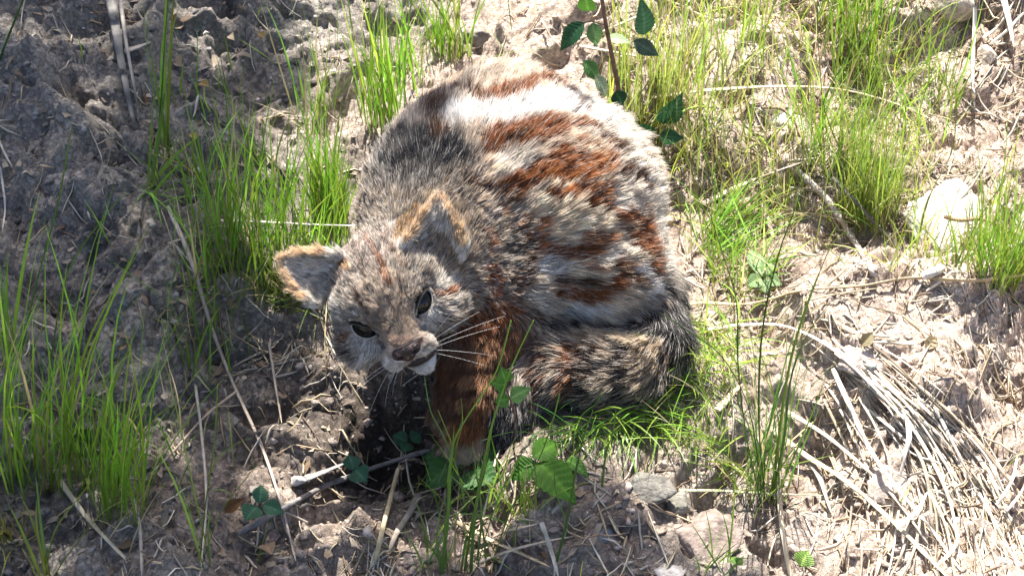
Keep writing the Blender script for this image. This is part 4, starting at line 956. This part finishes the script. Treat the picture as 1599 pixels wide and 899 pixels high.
tuft(622, 140, 52, 31, 42, (.06, .13), 'bright green grass above the back of the cat', 100, 1.0, (.10, .1), (.2, .2), (1.6, 2.8), G_BRIGHT, .06)
tuft(700, 85, 36, 18, 46, (.05, .12), 'green grass at the top behind the cat', 100, 1.0, (.12, .1), (.2, .2), (1.5, 2.6), G_BRIGHT, .1)
tuft(495, 190, 35, 60, 34, (.06, .14), 'thin upright grass left of the cat at the top', 90, 1.2, (.10, .1), (.2, .2), (1.2, 2.2), G_MID, .2)
tuft(258, 240, 12, 12, 7, (.14, .24), 'few tall green blades near the grey dry blades', 60, 1.0, (.08, .08), (.15, .12), (2.2, 3.4), G_MID, 0)
tuft(235, 300, 10, 8, 9, (.05, .10), 'spreading broad green blades left of the cat', 20, 1.4, (.75, .25), (.4, .2), (3.5, 5.5), (.13, .26, .03), 0)
tuft(330, 160, 60, 60, 16, (.05, .11), 'scattered thin blades on the upper left clay', 80, 1.2, (.15, .12), (.25, .2), (1.1, 1.9), G_MID, .2)
tuft(320, 540, 60, 70, 20, (.05, .11), 'scattered blades between the left tufts and the cat', 60, 1.2, (.18, .12), (.25, .2), (1.5, 2.6), G_MID, .05)
tuft(320, 880, 10, 14, 6, (.14, .21), 'sparse tall blades at the bottom left beside the seedling', 80, 1.0, (.06, .06), (.15, .1), (1.8, 2.6), (.15, .26, .04), 0)
tuft(70, 905, 16, 10, 6, (.06, .10), 'pale young blades at the bottom left corner', 60, .9, (.25, .2), (.3, .2), (2.2, 3.4), (.26, .33, .06), 0)
# right side, sunlit
tuft(1005, 165, 66, 78, 151, (.05, .13), 'yellow green grass around the bramble', 85, 1.4, (.12, .12), (.2, .25), (1.0, 2.0), G_YEL, .25)
tuft(1090, 90, 104, 98, 124, (.05, .13), 'loose yellow green grass right of the bramble', 85, 1.4, (.16, .14), (.3, .3), (1.0, 2.0), G_YEL, .3)
tuft(1120, 230, 70, 60, 92, (.03, .09), 'sparse grass between the bramble and the slanting straw', 80, 1.5, (.3, .25), (.4, .3), (.9, 1.7), G_YEL, .4)
tuft(1230, 60, 96, 72, 90, (.04, .10), 'sunlit grass at the top right of the middle', 80, 1.5, (.2, .2), (.4, .3), (1.0, 1.9), G_LIME, .3)
tuft(1335, 90, 56, 84, 86, (.07, .16), 'taller lime green grass near the top right', 90, 1.2, (.14, .12), (.3, .25), (1.2, 2.3), G_LIME, .15)
tuft(1430, 170, 67, 84, 95, (.05, .11), 'lime green grass left of the oval pebble', 80, 1.3, (.18, .15), (.35, .3), (1.0, 2.0), G_LIME, .2)
tuft(1358, 345, 48, 26, 240, (.07, .135), 'feathery pale green tuft in the sun right of the cat', 85, 1.1, (.14, .12), (.22, .25), (.7, 1.4), (.30, .40, .07), .15)
tuft(1300, 250, 60, 50, 121, (.05, .13), 'thin pale grass behind the feathery tuft', 80, 1.3, (.18, .15), (.35, .3), (.8, 1.5), G_LIME, .25)
tuft(1565, 425, 45, 40, 168, (.05, .125), 'bright grass at the right edge below the whitish rock', 95, 1.2, (.16, .14), (.3, .25), (1.0, 1.9), G_LIME, .12)
tuft(1510, 410, 45, 24, 70, (.03, .07), 'short grass at the foot of the whitish rock', 120, 1.2, (.3, .2), (.4, .3), (1.0, 1.8), G_LIME, .15)
tuft(1420, 415, 50, 26, 40, (.03, .08), 'sparse grass left of the whitish rock', 80, 1.4, (.3, .2), (.4, .3), (.9, 1.6), G_YEL, .3)
tuft(1200, 330, 60, 40, 108, (.03, .075), 'dry sparse grass around the short stub', None, 1.5, (.45, .3), (.4, .3), (.8, 1.5), G_YEL, .45)
tuft(1110, 370, 26, 34, 75, (.04, .085), 'bright fan of grass against the rump of the cat', 20, .9, (.75, .3), (.4, .3), (1.2, 2.2), (.17, .33, .04), .08)
tuft(1150, 430, 50, 36, 112, (.03, .08), 'mixed grass right of the haunch of the cat', 20, 1.4, (.55, .3), (.4, .3), (1.0, 1.9), G_LIME, .3)
tuft(1105, 545, 53, 44, 195, (.035, .085), 'matted lime green grass beside the tail of the cat', 250, 1.0, (.75, .3), (.5, .35), (.9, 1.7), (.24, .36, .05), .12)
tuft(1060, 615, 61, 35, 126, (.03, .075), 'matted green grass under the bend of the tail', 235, .8, (.8, .3), (.5, .35), (.9, 1.7), (.20, .34, .045), .1)
tuft(960, 655, 82, 24, 115, (.04, .085), 'green grass drooping from under the tail', 262, .5, (.95, .25), (.5, .25), (1.1, 2.0), G_MID, .05)
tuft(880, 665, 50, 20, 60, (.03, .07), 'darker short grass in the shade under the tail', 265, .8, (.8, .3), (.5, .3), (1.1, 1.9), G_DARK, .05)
tuft(1192, 772, 36, 32, 46, (.09, .20), 'tall dark green grass tuft right of the tail', 90, 1.4, (.12, .10), (.18, .18), (.9, 1.8), (.075, .175, .026), .06)
tuft(1170, 745, 50, 28, 80, (.03, .08), 'short grass around the foot of the tall dark tuft', 190, 1.2, (.55, .3), (.4, .3), (.9, 1.6), (.18, .27, .05), .3)
tuft(1090, 690, 60, 30, 60, (.03, .075), 'thin grass between the tail and the tall dark tuft', 230, 1.3, (.6, .3), (.4, .3), (.9, 1.6), G_LIME, .3)
tuft(745, 800, 60, 30, 26, (.04, .10), 'thin green blades among the leaves below the paw', 90, 1.4, (.3, .2), (.4, .3), (1.2, 2.0), G_MID, .1)
tuft(690, 885, 60, 16, 18, (.04, .10), 'sparse thin blades at the bottom middle', 80, 1.2, (.25, .2), (.4, .3), (1.2, 2.0), (.15, .24, .05), .1)
tuft(1120, 890, 30, 14, 14, (.03, .07), 'small sparse grass at the foot of the pinkish clod', 80, 1.3, (.3, .2), (.4, .3), (1.0, 1.7), G_MID, .15)
tuft(820, 800, 20, 12, 18, (.03, .06), 'small grass sprout left of the big green leaf', 60, 1.4, (.4, .2), (.3, .2), (1.3, 2.0), G_LIME, .05)

# stray blades, green and dead, between the tufts
def stray(x, y):
    a = .9 * sstep(920, 1010, x) * sstep(480, 330, y) * sstep(1520, 1420, x) + .75 * np.exp(-((x - 400) / 130)**2 - ((y - 380) / 120)**2) + .35 * np.exp(-((x - 180) / 170)**2 - ((y - 700) / 110)**2) + .5 * np.exp(-((x - 620) / 130)**2 - ((y - 90) / 110)**2) + .6 * np.exp(-((x - 1130) / 70)**2 - ((y - 540) / 160)**2) + .25 * np.exp(-((x - 760) / 130)**2 - ((y - 800) / 60)**2) + .5 * sstep(1500, 1590, x) * sstep(470, 400, y) * sstep(240, 330, y)
    return np.clip(a * (.35 + 1.3 * np.clip(noise2(x / 60 + 4, y / 60) + .2, 0, 1)), .004, 1)
q = scatter_pixels(1600, stray); B = G(q[:, 0], q[:, 1]); kp = clear_of_cat(B, .004); B = B[kp]; q = q[kp]; n = len(B); B[:, 2] -= .001
sunny = sstep(820, 960, q[:, 0])[:, None]
ct = ((1 - sunny) * np.array(G_MID) * 1.15 + sunny * np.array(G_YEL)) * np.exp(.3 * RNG.normal(size=(n, 1))) * (1 + .15 * RNG.normal(size=(n, 3)) * [1, .3, .6])
dd = RNG.random(n) < .33; ct[dd] = np.array([.46, .38, .22]) * np.exp(.3 * RNG.normal(size=(dd.sum(), 1)))
v, f, c = blades(B, RNG.uniform(0, 6.283, n), np.abs(RNG.normal(.35, .35, n)), RNG.normal(.6, .7, n), RNG.uniform(.02, .085, n), RNG.uniform(.6, 1.8, n) * 1e-3, np.clip(ct * .6 + .4 * np.array([.3, .25, .12]), .01, .7), np.clip(ct, .01, .7))
link('grass', mk_mesh('grass', v, f, M_GRASS, True, c), label='thin stray green and withered grass blades between the tufts', cat='grass', kind='stuff')

def stalk(pts, wpx, col, label, dy=0.0, group=None, taper=.35):
    """single green stalk: first pixel stands on the ground, the rest rises in an upright plane (leaning by dy)"""
    pts = np.array(pts, float); b = G(*pts[0]); n = 16; c = catmull(pts, n); q = np.linspace(0, 1, n)
    P = np.array([V(c[i, 0], c[i, 1], b[1] + dy * q[i]) for i in range(n)]); P[0, 2] -= .002
    v, f = tube(P, wpx * MPP * .5 * (1 - (1 - taper) * q**1.5), 6, .45, .8)
    cl = np.repeat(np.array(col)[None] * (1 + .18 * noise2(q * 5 + pts[0, 0], q))[:, None], 6, 0)
    return link('grass_stalk', mk_mesh('grass_stalk', v - b, f, M_GRASS, True, cl), None, tuple(b), label, 'grass', group)
SG = (.17, .30, .06)
stalk([(690, 895), (700, 800), (706, 700), (730, 650), (775, 580), (798, 500)], 5.0, SG, 'thick green stalk rising in front of the paw to the chest of the cat', -.03)
stalk([(735, 895), (742, 800), (760, 700), (775, 640), (800, 570), (833, 500)], 5.0, SG, 'green stalk rising right of the paw past the tip of the tail', -.03)
stalk([(728, 800), (716, 740), (692, 680), (672, 640), (663, 588)], 4.3, (.17, .33, .09), 'pale green stalk ending just under the chin of the cat', -.01)
stalk([(745, 885), (770, 800), (800, 730), (840, 680), (884, 664)], 4.3, (.20, .34, .08), 'green stalk bending right below the tail', -.01)
stalk([(775, 860), (800, 790), (840, 720), (862, 660), (874, 614)], 4.3, SG, 'green stalk reaching up to the underside of the tail', -.02)
stalk([(868, 880), (886, 810), (898, 740), (912, 680), (926, 640)], 3.6, (.10, .20, .04), 'thin dark green stalk right of the big leaf', -.02)
stalk([(725, 890), (740, 800), (756, 740), (768, 672)], 3.6, SG, 'thin upright green stalk right of the near paw', -.01)
stalk([(700, 820), (735, 780), (780, 750), (800, 690), (826, 668)], 3.6, (.22, .34, .08), 'thin bent stalk crossing the leaves below the paw', 0)
stalk([(702, 760), (706, 700), (696, 670), (684, 640)], 3.6, (.28, .34, .08), 'short yellowish sprig in front of the paw', 0)
stalk([(705, 755), (712, 700), (722, 660), (720, 622)], 3.6, (.28, .34, .08), 'second yellowish sprig beside the one in front of the paw', 0)
stalk([(1190, 790), (1165, 680), (1152, 560), (1150, 470), (1120, 370), (1086, 262)], 4.3, (.10, .21, .05), 'longest stalk of the tall dark tuft, leaning against the rump', -.04)
stalk([(1195, 780), (1185, 660), (1190, 520), (1215, 400), (1248, 310)], 3.6, (.085, .17, .035), 'long dark stalk curving right out of the tall dark tuft', -.03)
stalk([(1205, 780), (1225, 680), (1235, 590), (1262, 520), (1300, 468)], 3.6, (.10, .18, .05), 'seedy stalk leaning right of the tall dark tuft', -.02)
stalk([(1190, 770), (1170, 640), (1130, 560), (1080, 520), (1030, 488)], 3.6, (.08, .18, .05), 'dark stalk bowing left over the tail', -.05)
stalk([(1205, 770), (1235, 560), (1290, 400), (1320, 360)], 4.3, (.20, .30, .05), 'lime stalk slanting right above the long tan straw', 0)
stalk([(1330, 270), (1290, 180), (1280, 100), (1276, 20), (1280, -20)], 3.6, (.16, .25, .06), 'tall blade standing left of the feathery tuft', 0)
stalk([(1280, 230), (1290, 150), (1330, 80), (1360, 20)], 5.8, (.16, .30, .05), 'broad bright blade crossing the arching straw', 0)
stalk([(1430, 390), (1450, 310), (1485, 240), (1495, 170)], 3.6, (.24, .28, .08), 'thin stalk in front of the whitish rock', 0)
stalk([(1490, 420), (1530, 340), (1570, 280), (1605, 232)], 3.6, (.20, .28, .06), 'thin stalk leaning right over the whitish rock', 0)
stalk([(30, 560), (60, 430), (90, 320), (112, 200)], 5.8, (.12, .24, .03), 'long broad blade leaning right at the left edge', 0)
stalk([(75, 590), (105, 430), (170, 330), (200, 300)], 5.0, (.12, .24, .03), 'broad blade bending right beside the one at the left edge', 0)
stalk([(0, 90), (18, 45), (40, -10)], 9.4, (.08, .17, .04), 'blurred wide blade at the top left corner', 0)
stalk([(244, 240), (252, 150), (258, 60), (264, -20)], 5.8, (.11, .23, .03), 'tall wide blade right of the grey dry blades', 0)
stalk([(305, 700), (270, 780), (265, 780)][:2][::-1], 4.3, (.13, .25, .03), 'single blade leaning right of the second left tuft', 0)
stalk([(70, 900), (85, 830), (120, 780), (142, 752)], 5.8, (.28, .36, .06), 'pale bent blade at the bottom left corner', 0)
stalk([(80, 905), (110, 860), (160, 800), (200, 778)], 4.3, (.26, .34, .06), 'pale blade arching right at the bottom left', 0)
stalk([(312, 880), (322, 780), (335, 690), (340, 600)], 4.3, (.16, .27, .04), 'upright green blade left of the three-leaved seedling', 0)
stalk([(318, 870), (345, 800), (385, 745), (405, 722)], 3.6, (.17, .27, .05), 'green blade arching toward the three-leaved seedling', 0)

PG = (.24, .34, .11)
stalk([(745, 880), (752, 800), (744, 740), (738, 690)], 3.5, PG, 'thin pale stalk right behind the thick one by the paw', 0)
stalk([(760, 885), (752, 820), (730, 770), (704, 742)], 3.5, PG, 'thin pale stalk arching left over the dark leaves', 0)
stalk([(720, 890), (735, 820), (790, 770), (828, 742)], 3.5, PG, 'thin pale stalk arching right under the big leaf', 0)
stalk([(800, 850), (815, 800), (838, 770), (850, 742)], 3.5, (.28, .36, .10), 'short pale blade left of the big leaf tip', 0)
stalk([(688, 890), (682, 840), (690, 790), (700, 770)], 3.5, PG, 'short pale blade at the bottom left of the foreground stalks', 0)
stalk([(770, 890), (778, 850), (806, 810), (820, 790)], 3.5, PG, 'short thin blade above the crossed straws', 0)
stalk([(890, 830), (872, 780), (866, 750), (868, 722)], 3.5, (.20, .30, .08), 'short blade standing behind the big leaf', 0)
stalk([(940, 760), (946, 710), (958, 670), (962, 636)], 3.5, (.18, .30, .07), 'thin blade reaching up under the tail right of the leaves', 0)

# ------------------------------------------------------------------ broad leaves
def leaf_mesh(b, t, nrm, wid, serr=0.12, fold=.25, droop=.15, col=(.05, .13, .03), n=61, m=5, teeth=9, name='leaf', veins=.55, shape=.75):
    b = np.asarray(b, float); t = np.asarray(t, float); ax = t - b; L = np.linalg.norm(ax); ax = ax / L
    nn = unit(nrm - ax * (nrm @ ax)); sd = np.cross(ax, nn)
    q = np.linspace(0, 1, n)[:, None]; u_ = np.linspace(-1, 1, 2 * m + 1)[None]
    prof = wid * .5 * np.clip(np.sin(math.pi * q**shape), 0, 1)**.95 * (1 - .35 * q**3)
    prof = prof * (1 + serr * (np.abs(((q * teeth) % 1) - .5) * 2 - .5) * np.abs(u_)**3) + 1e-5
    curl = np.sin(q * 2.6)
    rib = .04 * wid * np.sin((q * teeth - np.abs(u_) * 1.6) * 6.283) * np.abs(u_) ** .5 * (1 - np.abs(u_)**4)
    P = b + (q * L)[..., None] * ax + (u_ * prof)[..., None] * sd + ((np.abs(u_) * prof) * fold + rib - droop * L * q**2 + .06 * L * np.sin(q * 3.1))[..., None] * nn
    vein = np.exp(-(np.abs(u_) / .10)**2) + .5 * np.exp(-(np.sin((q * teeth - np.abs(u_) * 1.6) * 3.1416) / .22)**2) * (np.abs(u_) > .08) * 1.0
    C = np.array(col)[None, None] * (1 + veins * vein[..., None] * np.array([1.4, 1.0, 1.3])) * (1 + .12 * noise2(q * 4 + b[0] * 50, u_ * 2 + b[1] * 50))[..., None]
    k = 2 * m + 1; i = np.arange(n - 1)[:, None] * k + np.arange(2 * m)[None]
    Fc = np.stack([i, i + 1, i + k + 1, i + k], -1).reshape(-1, 4)
    return P.reshape(-1, 3), Fc, C.reshape(-1, 3)
def add_leaf(root, b, t, nrm, wid, **k):
    v, f, c = leaf_mesh(b, t, unit(np.array(nrm, float)), wid, **k); base = np.array(root.location)
    return link('leaf', mk_mesh('leaf', v - base, f, M_LEAF, True, c), root)
def add_stem(root, P, r0_, r1, col, name='stem'):
    P = catmull(np.array(P), 14); v, f = tube(P, np.linspace(r0_, r1, 14), 7, .95)
    return link(name, mk_mesh(name, v - np.array(root.location), f, M_WOOD, True, np.tile(col, (len(v), 1))), root)
UPC = unit(CZ * .6 + np.array([0, 0, .6]))
LG, LD, LB = (.055, .145, .02), (.020, .068, .027), (.08, .20, .02)
# bramble behind the back of the cat
rb = G(985, 238); yb = rb[1]
br = root_at('bramble', rb, 'bramble shoot with brown stem and dark serrated leaves behind the cat', 'bramble')
add_stem(br, [rb, V(976, 195, yb), V(964, 130, yb - .004), V(950, 60, yb - .008), V(940, 0, yb - .01), V(932, -70, yb - .012), V(915, -130, yb - .02), V(892, -165, yb - .03)], .0028, .0008, (.16, .095, .075))
sideb = G(1012, 262); add_stem(br, [V(985, 236, yb), V(1015, 228, yb - .01), V(1030, 210, yb - .012)], .0010, .0007, (.12, .05, .04), 'side_shoot')
for bx_, tx_, nr_, wd_, cl_ in (((912, 36), (872, 80), (-.3, -.5, .8), .017, LD), ((925, 36), (932, 74), (0, -.6, .8), .014, (.10, .20, .07)), ((947, 60), (987, 66), (.1, -.2, 1), .011, (.24, .34, .17)), ((990, 64), (1030, 88), (.2, -.8, .5), .014, (.05, .085, .055)), ((1006, 54), (1002, -2), (.2, -.8, .4), .018, (.020, .062, .03)), ((912, 95), (936, 128), (0, -.4, .9), .014, (.07, .17, .05)), ((930, 118), (948, 152), (.3, -.5, .8), .012, (.22, .29, .18)), ((962, 142), (972, 166), (.2, -.9, .3), .015, LD), ((1032, 192), (1066, 148), (.25, -.75, .6), .022, LD), ((1022, 214), (990, 192), (-.1, -.8, .6), .014, LD), ((1030, 212), (1068, 216), (.2, -.75, .6), .014, (.035, .11, .045)), ((920, 18), (912, -14), (-.2, -.7, .6), .016, LG), ((932, -70), (975, -95), (.2, -.6, .8), .018, LG), ((926, -95), (880, -80), (-.2, -.6, .8), .018, LG), ((892, -165), (868, -200), (-.1, -.6, .8), .018, LG), ((893, -164), (915, -205), (.1, -.6, .8), .016, LG)):
    dyo = -.012 + .01 * RNG.normal()
    add_leaf(br, V(*bx_, yb + dyo), V(*tx_, yb + dyo - .006), nr_, wd_, col=cl_, fold=.2, serr=.1, droop=.08)
add_stem(br, [V(948, 40, yb - .008), V(925, 34, yb - .014), V(912, 36, yb - .014)], .0007, .0005, (.14, .12, .06), 'petiole')
# leafy plant in front of the paw
rp = G(805, 735)
lp_ = root_at('leafy_plant', rp, 'leafy plant with large bright serrated leaves below the tail', 'plant')
def LW(px, py, h_): g = G(px, py); return W(px, py, max(g[2] + .002, .0) + h_)
add_stem(lp_, [rp, LW(822, 728, .012), LW(845, 722, .016)], .0009, .0007, (.12, .2, .05), 'petiole')
add_leaf(lp_, LW(842, 722, .018), LW(900, 784, .014), (.1, -.35, 1), .029, col=LB, serr=.14, fold=.18, droop=.12, teeth=8)
add_leaf(lp_, LW(838, 722, .016), LW(796, 748, .012), (-.1, -.3, 1), .020, col=LG, serr=.14, fold=.18)
add_leaf(lp_, LW(832, 714, .018), LW(876, 686, .016), (0, -.5, 1), .020, col=(.07, .17, .022), serr=.14, fold=.18)
add_leaf(lp_, LW(884, 716, .006), LW(920, 742, .006), (.2, -.3, 1), .012, col=LG, serr=.1)
rq = G(718, 745); lq = root_at('leafy_plant', rq, 'dark green toothed leaves lying in front of the near paw', 'plant')
for bx_, tx_, wd_, cl_ in (((708, 722), (664, 762), .026, (.028, .085, .017)), ((712, 718), (660, 712), .024, (.026, .08, .017)), ((722, 728), (700, 690), .022, (.026, .08, .017)), ((735, 726), (780, 700), .028, (.026, .078, .017)), ((738, 734), (776, 752), .026, (.028, .085, .017)), ((730, 736), (752, 768), .022, (.028, .085, .017))):
    add_leaf(lq, LW(*bx_, .007), LW(*tx_, .006), (.1 * RNG.normal(), -.4, 1), wd_, col=cl_, serr=.22, fold=.15, droop=.05, teeth=6)
add_stem(lq, [rq, LW(722, 730, .006), LW(715, 722, .008)], .0009, .0007, (.08, .13, .04), 'petiole')
# sprig climbing past the tail tip
rs_ = G(802, 700); ys = rs_[1]; sg = root_at('sapling_sprig', rs_, 'small sprig with pale green leaflets beside the tip of the tail', 'sprig')
add_stem(sg, [rs_, V(806, 660, ys - .004), V(797, 625, ys - .008), V(788, 600, ys - .01)], .0008, .0006, (.13, .07, .06))
for bx_, tx_, wd_, cl_ in (((797, 622), (830, 605), .013, (.16, .29, .08)), ((792, 600), (766, 598), .014, (.09, .22, .03)), ((790, 598), (782, 572), .013, (.07, .18, .03)), ((795, 622), (772, 628), .012, (.08, .2, .03))):
    add_leaf(sg, V(*bx_, ys - .012), V(*tx_, ys - .014), (0, -.5, .9), wd_, col=cl_, serr=.1, fold=.15, droop=.05)
# little seedlings with three leaves
for (x, y, lab, cl_, lst) in ((405, 795, 'three-leaved blue green seedling left of the grey twig', (.045, .125, .065), (((405, 786), (408, 755), .013), ((402, 790), (382, 812), .018), ((410, 788), (444, 800), .013))),
                              (553, 740, 'small dark green leaf pair standing at the grey twig', (.03, .095, .05), (((552, 734), (545, 708), .014), ((554, 732), (572, 752), .018))),
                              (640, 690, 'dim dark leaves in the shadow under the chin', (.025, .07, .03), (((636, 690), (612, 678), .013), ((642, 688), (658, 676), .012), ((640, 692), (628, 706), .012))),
                              (1192, 442, 'pale sunlit rosette of small leaves right of the haunch', (.16, .25, .10), (((1190, 432), (1170, 385), .014), ((1192, 430), (1206, 400), .013), ((1190, 434), (1166, 446), .014), ((1194, 434), (1222, 444), .013), ((1192, 438), (1196, 458), .012))),
                              (1258, 876, 'single round pale green leaf at the bottom right of the pinkish clod', (.16, .27, .06), (((1250, 884), (1262, 858), .016),)),
                              (1150, 880, 'tiny green leaf sprout at the bottom beside the clod', (.12, .22, .05), (((1150, 880), (1140, 868), .007), ((1150, 880), (1160, 870), .007))),
                              (132, 690, 'dull green leaves between the two tall left tufts', (.06, .13, .03), (((128, 690), (108, 682), .018), ((134, 692), (150, 716), .016), ((132, 690), (140, 668), .013)))):
    r_ = G(x, y); sd_ = root_at('seedling', r_, lab, 'seedling')
    for bx_, tx_, wd_ in lst: add_leaf(sd_, LW(*bx_, .008), LW(*tx_, .010), (.15 * RNG.normal(), -.35, 1), wd_, col=cl_, serr=.1, fold=.2, droop=.08, shape=.85)
    add_stem(sd_, [r_, .5 * (r_ + LW(*lst[0][0], .008)), LW(*lst[0][0], .008)], .0006, .0005, (.10, .12, .05))
# dead leaves
for x0, y0, x1, y1, wd_, cl_, lab in ((352, 798, 384, 778, .010, (.16, .085, .035), 'curled brown dead leaf left of the three-leaved seedling'), (415, 850, 425, 870, .012, (.28, .2, .13), 'small tan curled leaf below the seedling'), (312, 130, 328, 138, .009, (.34, .24, .10), 'small yellow brown round leaf at the upper left'), (272, 38, 280, 24, .009, (.24, .10, .07), 'small reddish leaf near the top left'), (404, 52, 414, 62, .008, (.36, .25, .09), 'small ochre leaf at the top left'), (225, 158, 222, 148, .009, (.28, .15, .08), 'small rust coloured leaf right of the grey blades'), (300, 210, 306, 222, .008, (.36, .26, .08), 'small yellow leaf above the thin scattered grass'), (1345, 540, 1362, 520, .010, (.20, .17, .09), 'small dark dry leaf at the top of the straw heap'), (1445, 545, 1460, 528, .010, (.22, .18, .10), 'small dark dry leaf standing on the pale clay')):
    r_ = G(x0, y0); v, f, c = leaf_mesh(LW(x0, y0, .001), LW(x1, y1, .006), unit(np.array([.2, -.3, 1.0])), wd_, serr=.05, fold=.6, droop=-.15, col=cl_, veins=.2)
    link('dead_leaf', mk_mesh('dead_leaf', v - r_, f, M_LEAF, True, c), None, tuple(r_), lab, 'dead leaf')

# ------------------------------------------------------------------ tree whose crown shades the left and the front
def shaded(x, y):
    left = sstep(0, 70, 500 - .10 * y - x)
    low = sstep(0, 90, (y - 690) - .55 * np.maximum(x - 900, 0) - 30) * (x < 1250)
    s_ = np.maximum(left, low)
    for cx_, cy_, ax_, ay_ in ((345, 585, 85, 42), (470, 655, 80, 45), (300, 30, 70, 40)): s_ = s_ * (1 - .8 * np.exp(-((x - cx_) / ax_)**2 - ((y - cy_) / ay_)**2))
    return s_
tg_ = []
while len(tg_) < 900:
    x, y = RNG.uniform(-500, 1300), RNG.uniform(-400, 1100)
    if RNG.random() < shaded(x, y): tg_.append(W(x, y, .03))
for x, y in RNG.uniform((560, 170), (690, 290), (14, 2)): tg_.append(W(x, y, .16))
tg_ = [t_ for t_ in tg_ if np.linalg.norm((t_ - HO)[:2] - SUN_TO[:2] / SUN_TO[2] * (t_[2] - HO[2])) > .085]
tg_ = np.array(tg_); hgt_ = RNG.uniform(1.7, 2.7, len(tg_))
LP = tg_ + SUN_TO * (hgt_ / SUN_TO[2])[:, None]
tree_base = np.array([-2.3, 2.4, 0.0]); tree_base[2] = terrain(tree_base[0], tree_base[1]) - .03
tr = root_at('tree', tree_base, 'leafy tree standing out of view that shades the left of the ground', 'tree')
cc0 = LP.mean(0); fork = tree_base + np.array([.35, -.2, 1.35])
def wood(P, r0_, r1, name): 
    P = catmull(np.array(P), 16); v, f = tube(P, np.linspace(r0_, r1, 16), 10); link(name, mk_mesh(name, v - tree_base, f, M_WOOD, True, np.tile((.16, .13, .105), (len(v), 1))), tr)
wood([tree_base, tree_base + [.1, -.05, .7], fork], .09, .06, 'trunk')
order = np.argsort(np.arctan2(LP[:, 1] - cc0[1], LP[:, 0] - cc0[0])); 
for ch in np.array_split(order, 7):
    e = LP[ch].mean(0) * .8 + cc0 * .2; wood([fork, .5 * (fork + e) + [0, 0, .15], e + [0, 0, .05]], .03, .006, 'limb')
LV_, LF_, LC_ = [], [], []
base_leaf = np.array([[0, 0, 0], [.5, .28, .04], [.5, -.28, .04], [1, 0, -.05], [.5, 0, 0]])
nL = len(LP); D1 = unit(RNG.normal(size=(nL, 3)) * [1, 1, .5]); N1 = unit(SUN_TO[None] + .55 * RNG.normal(size=(nL, 3))); D1 = unit(D1 - N1 * (D1 * N1).sum(1, keepdims=True)); S1 = np.cross(N1, D1)
sz = RNG.uniform(.06, .10, nL)
VV = LP[:, None] + sz[:, None, None] * ((base_leaf[None, :, [0]] - .5) * D1[:, None] + base_leaf[None, :, [1]] * S1[:, None] + base_leaf[None, :, [2]] * N1[:, None])
FF = (np.array([[0, 2, 4], [0, 4, 1], [1, 4, 3], [4, 2, 3]])[None] + (np.arange(nL) * 5)[:, None, None]).reshape(-1, 3)
link('crown', mk_mesh('crown', VV.reshape(-1, 3) - tree_base, FF, M_LEAF, True, np.tile((.06, .13, .03), (nL * 5, 1))), tr, kind='stuff')
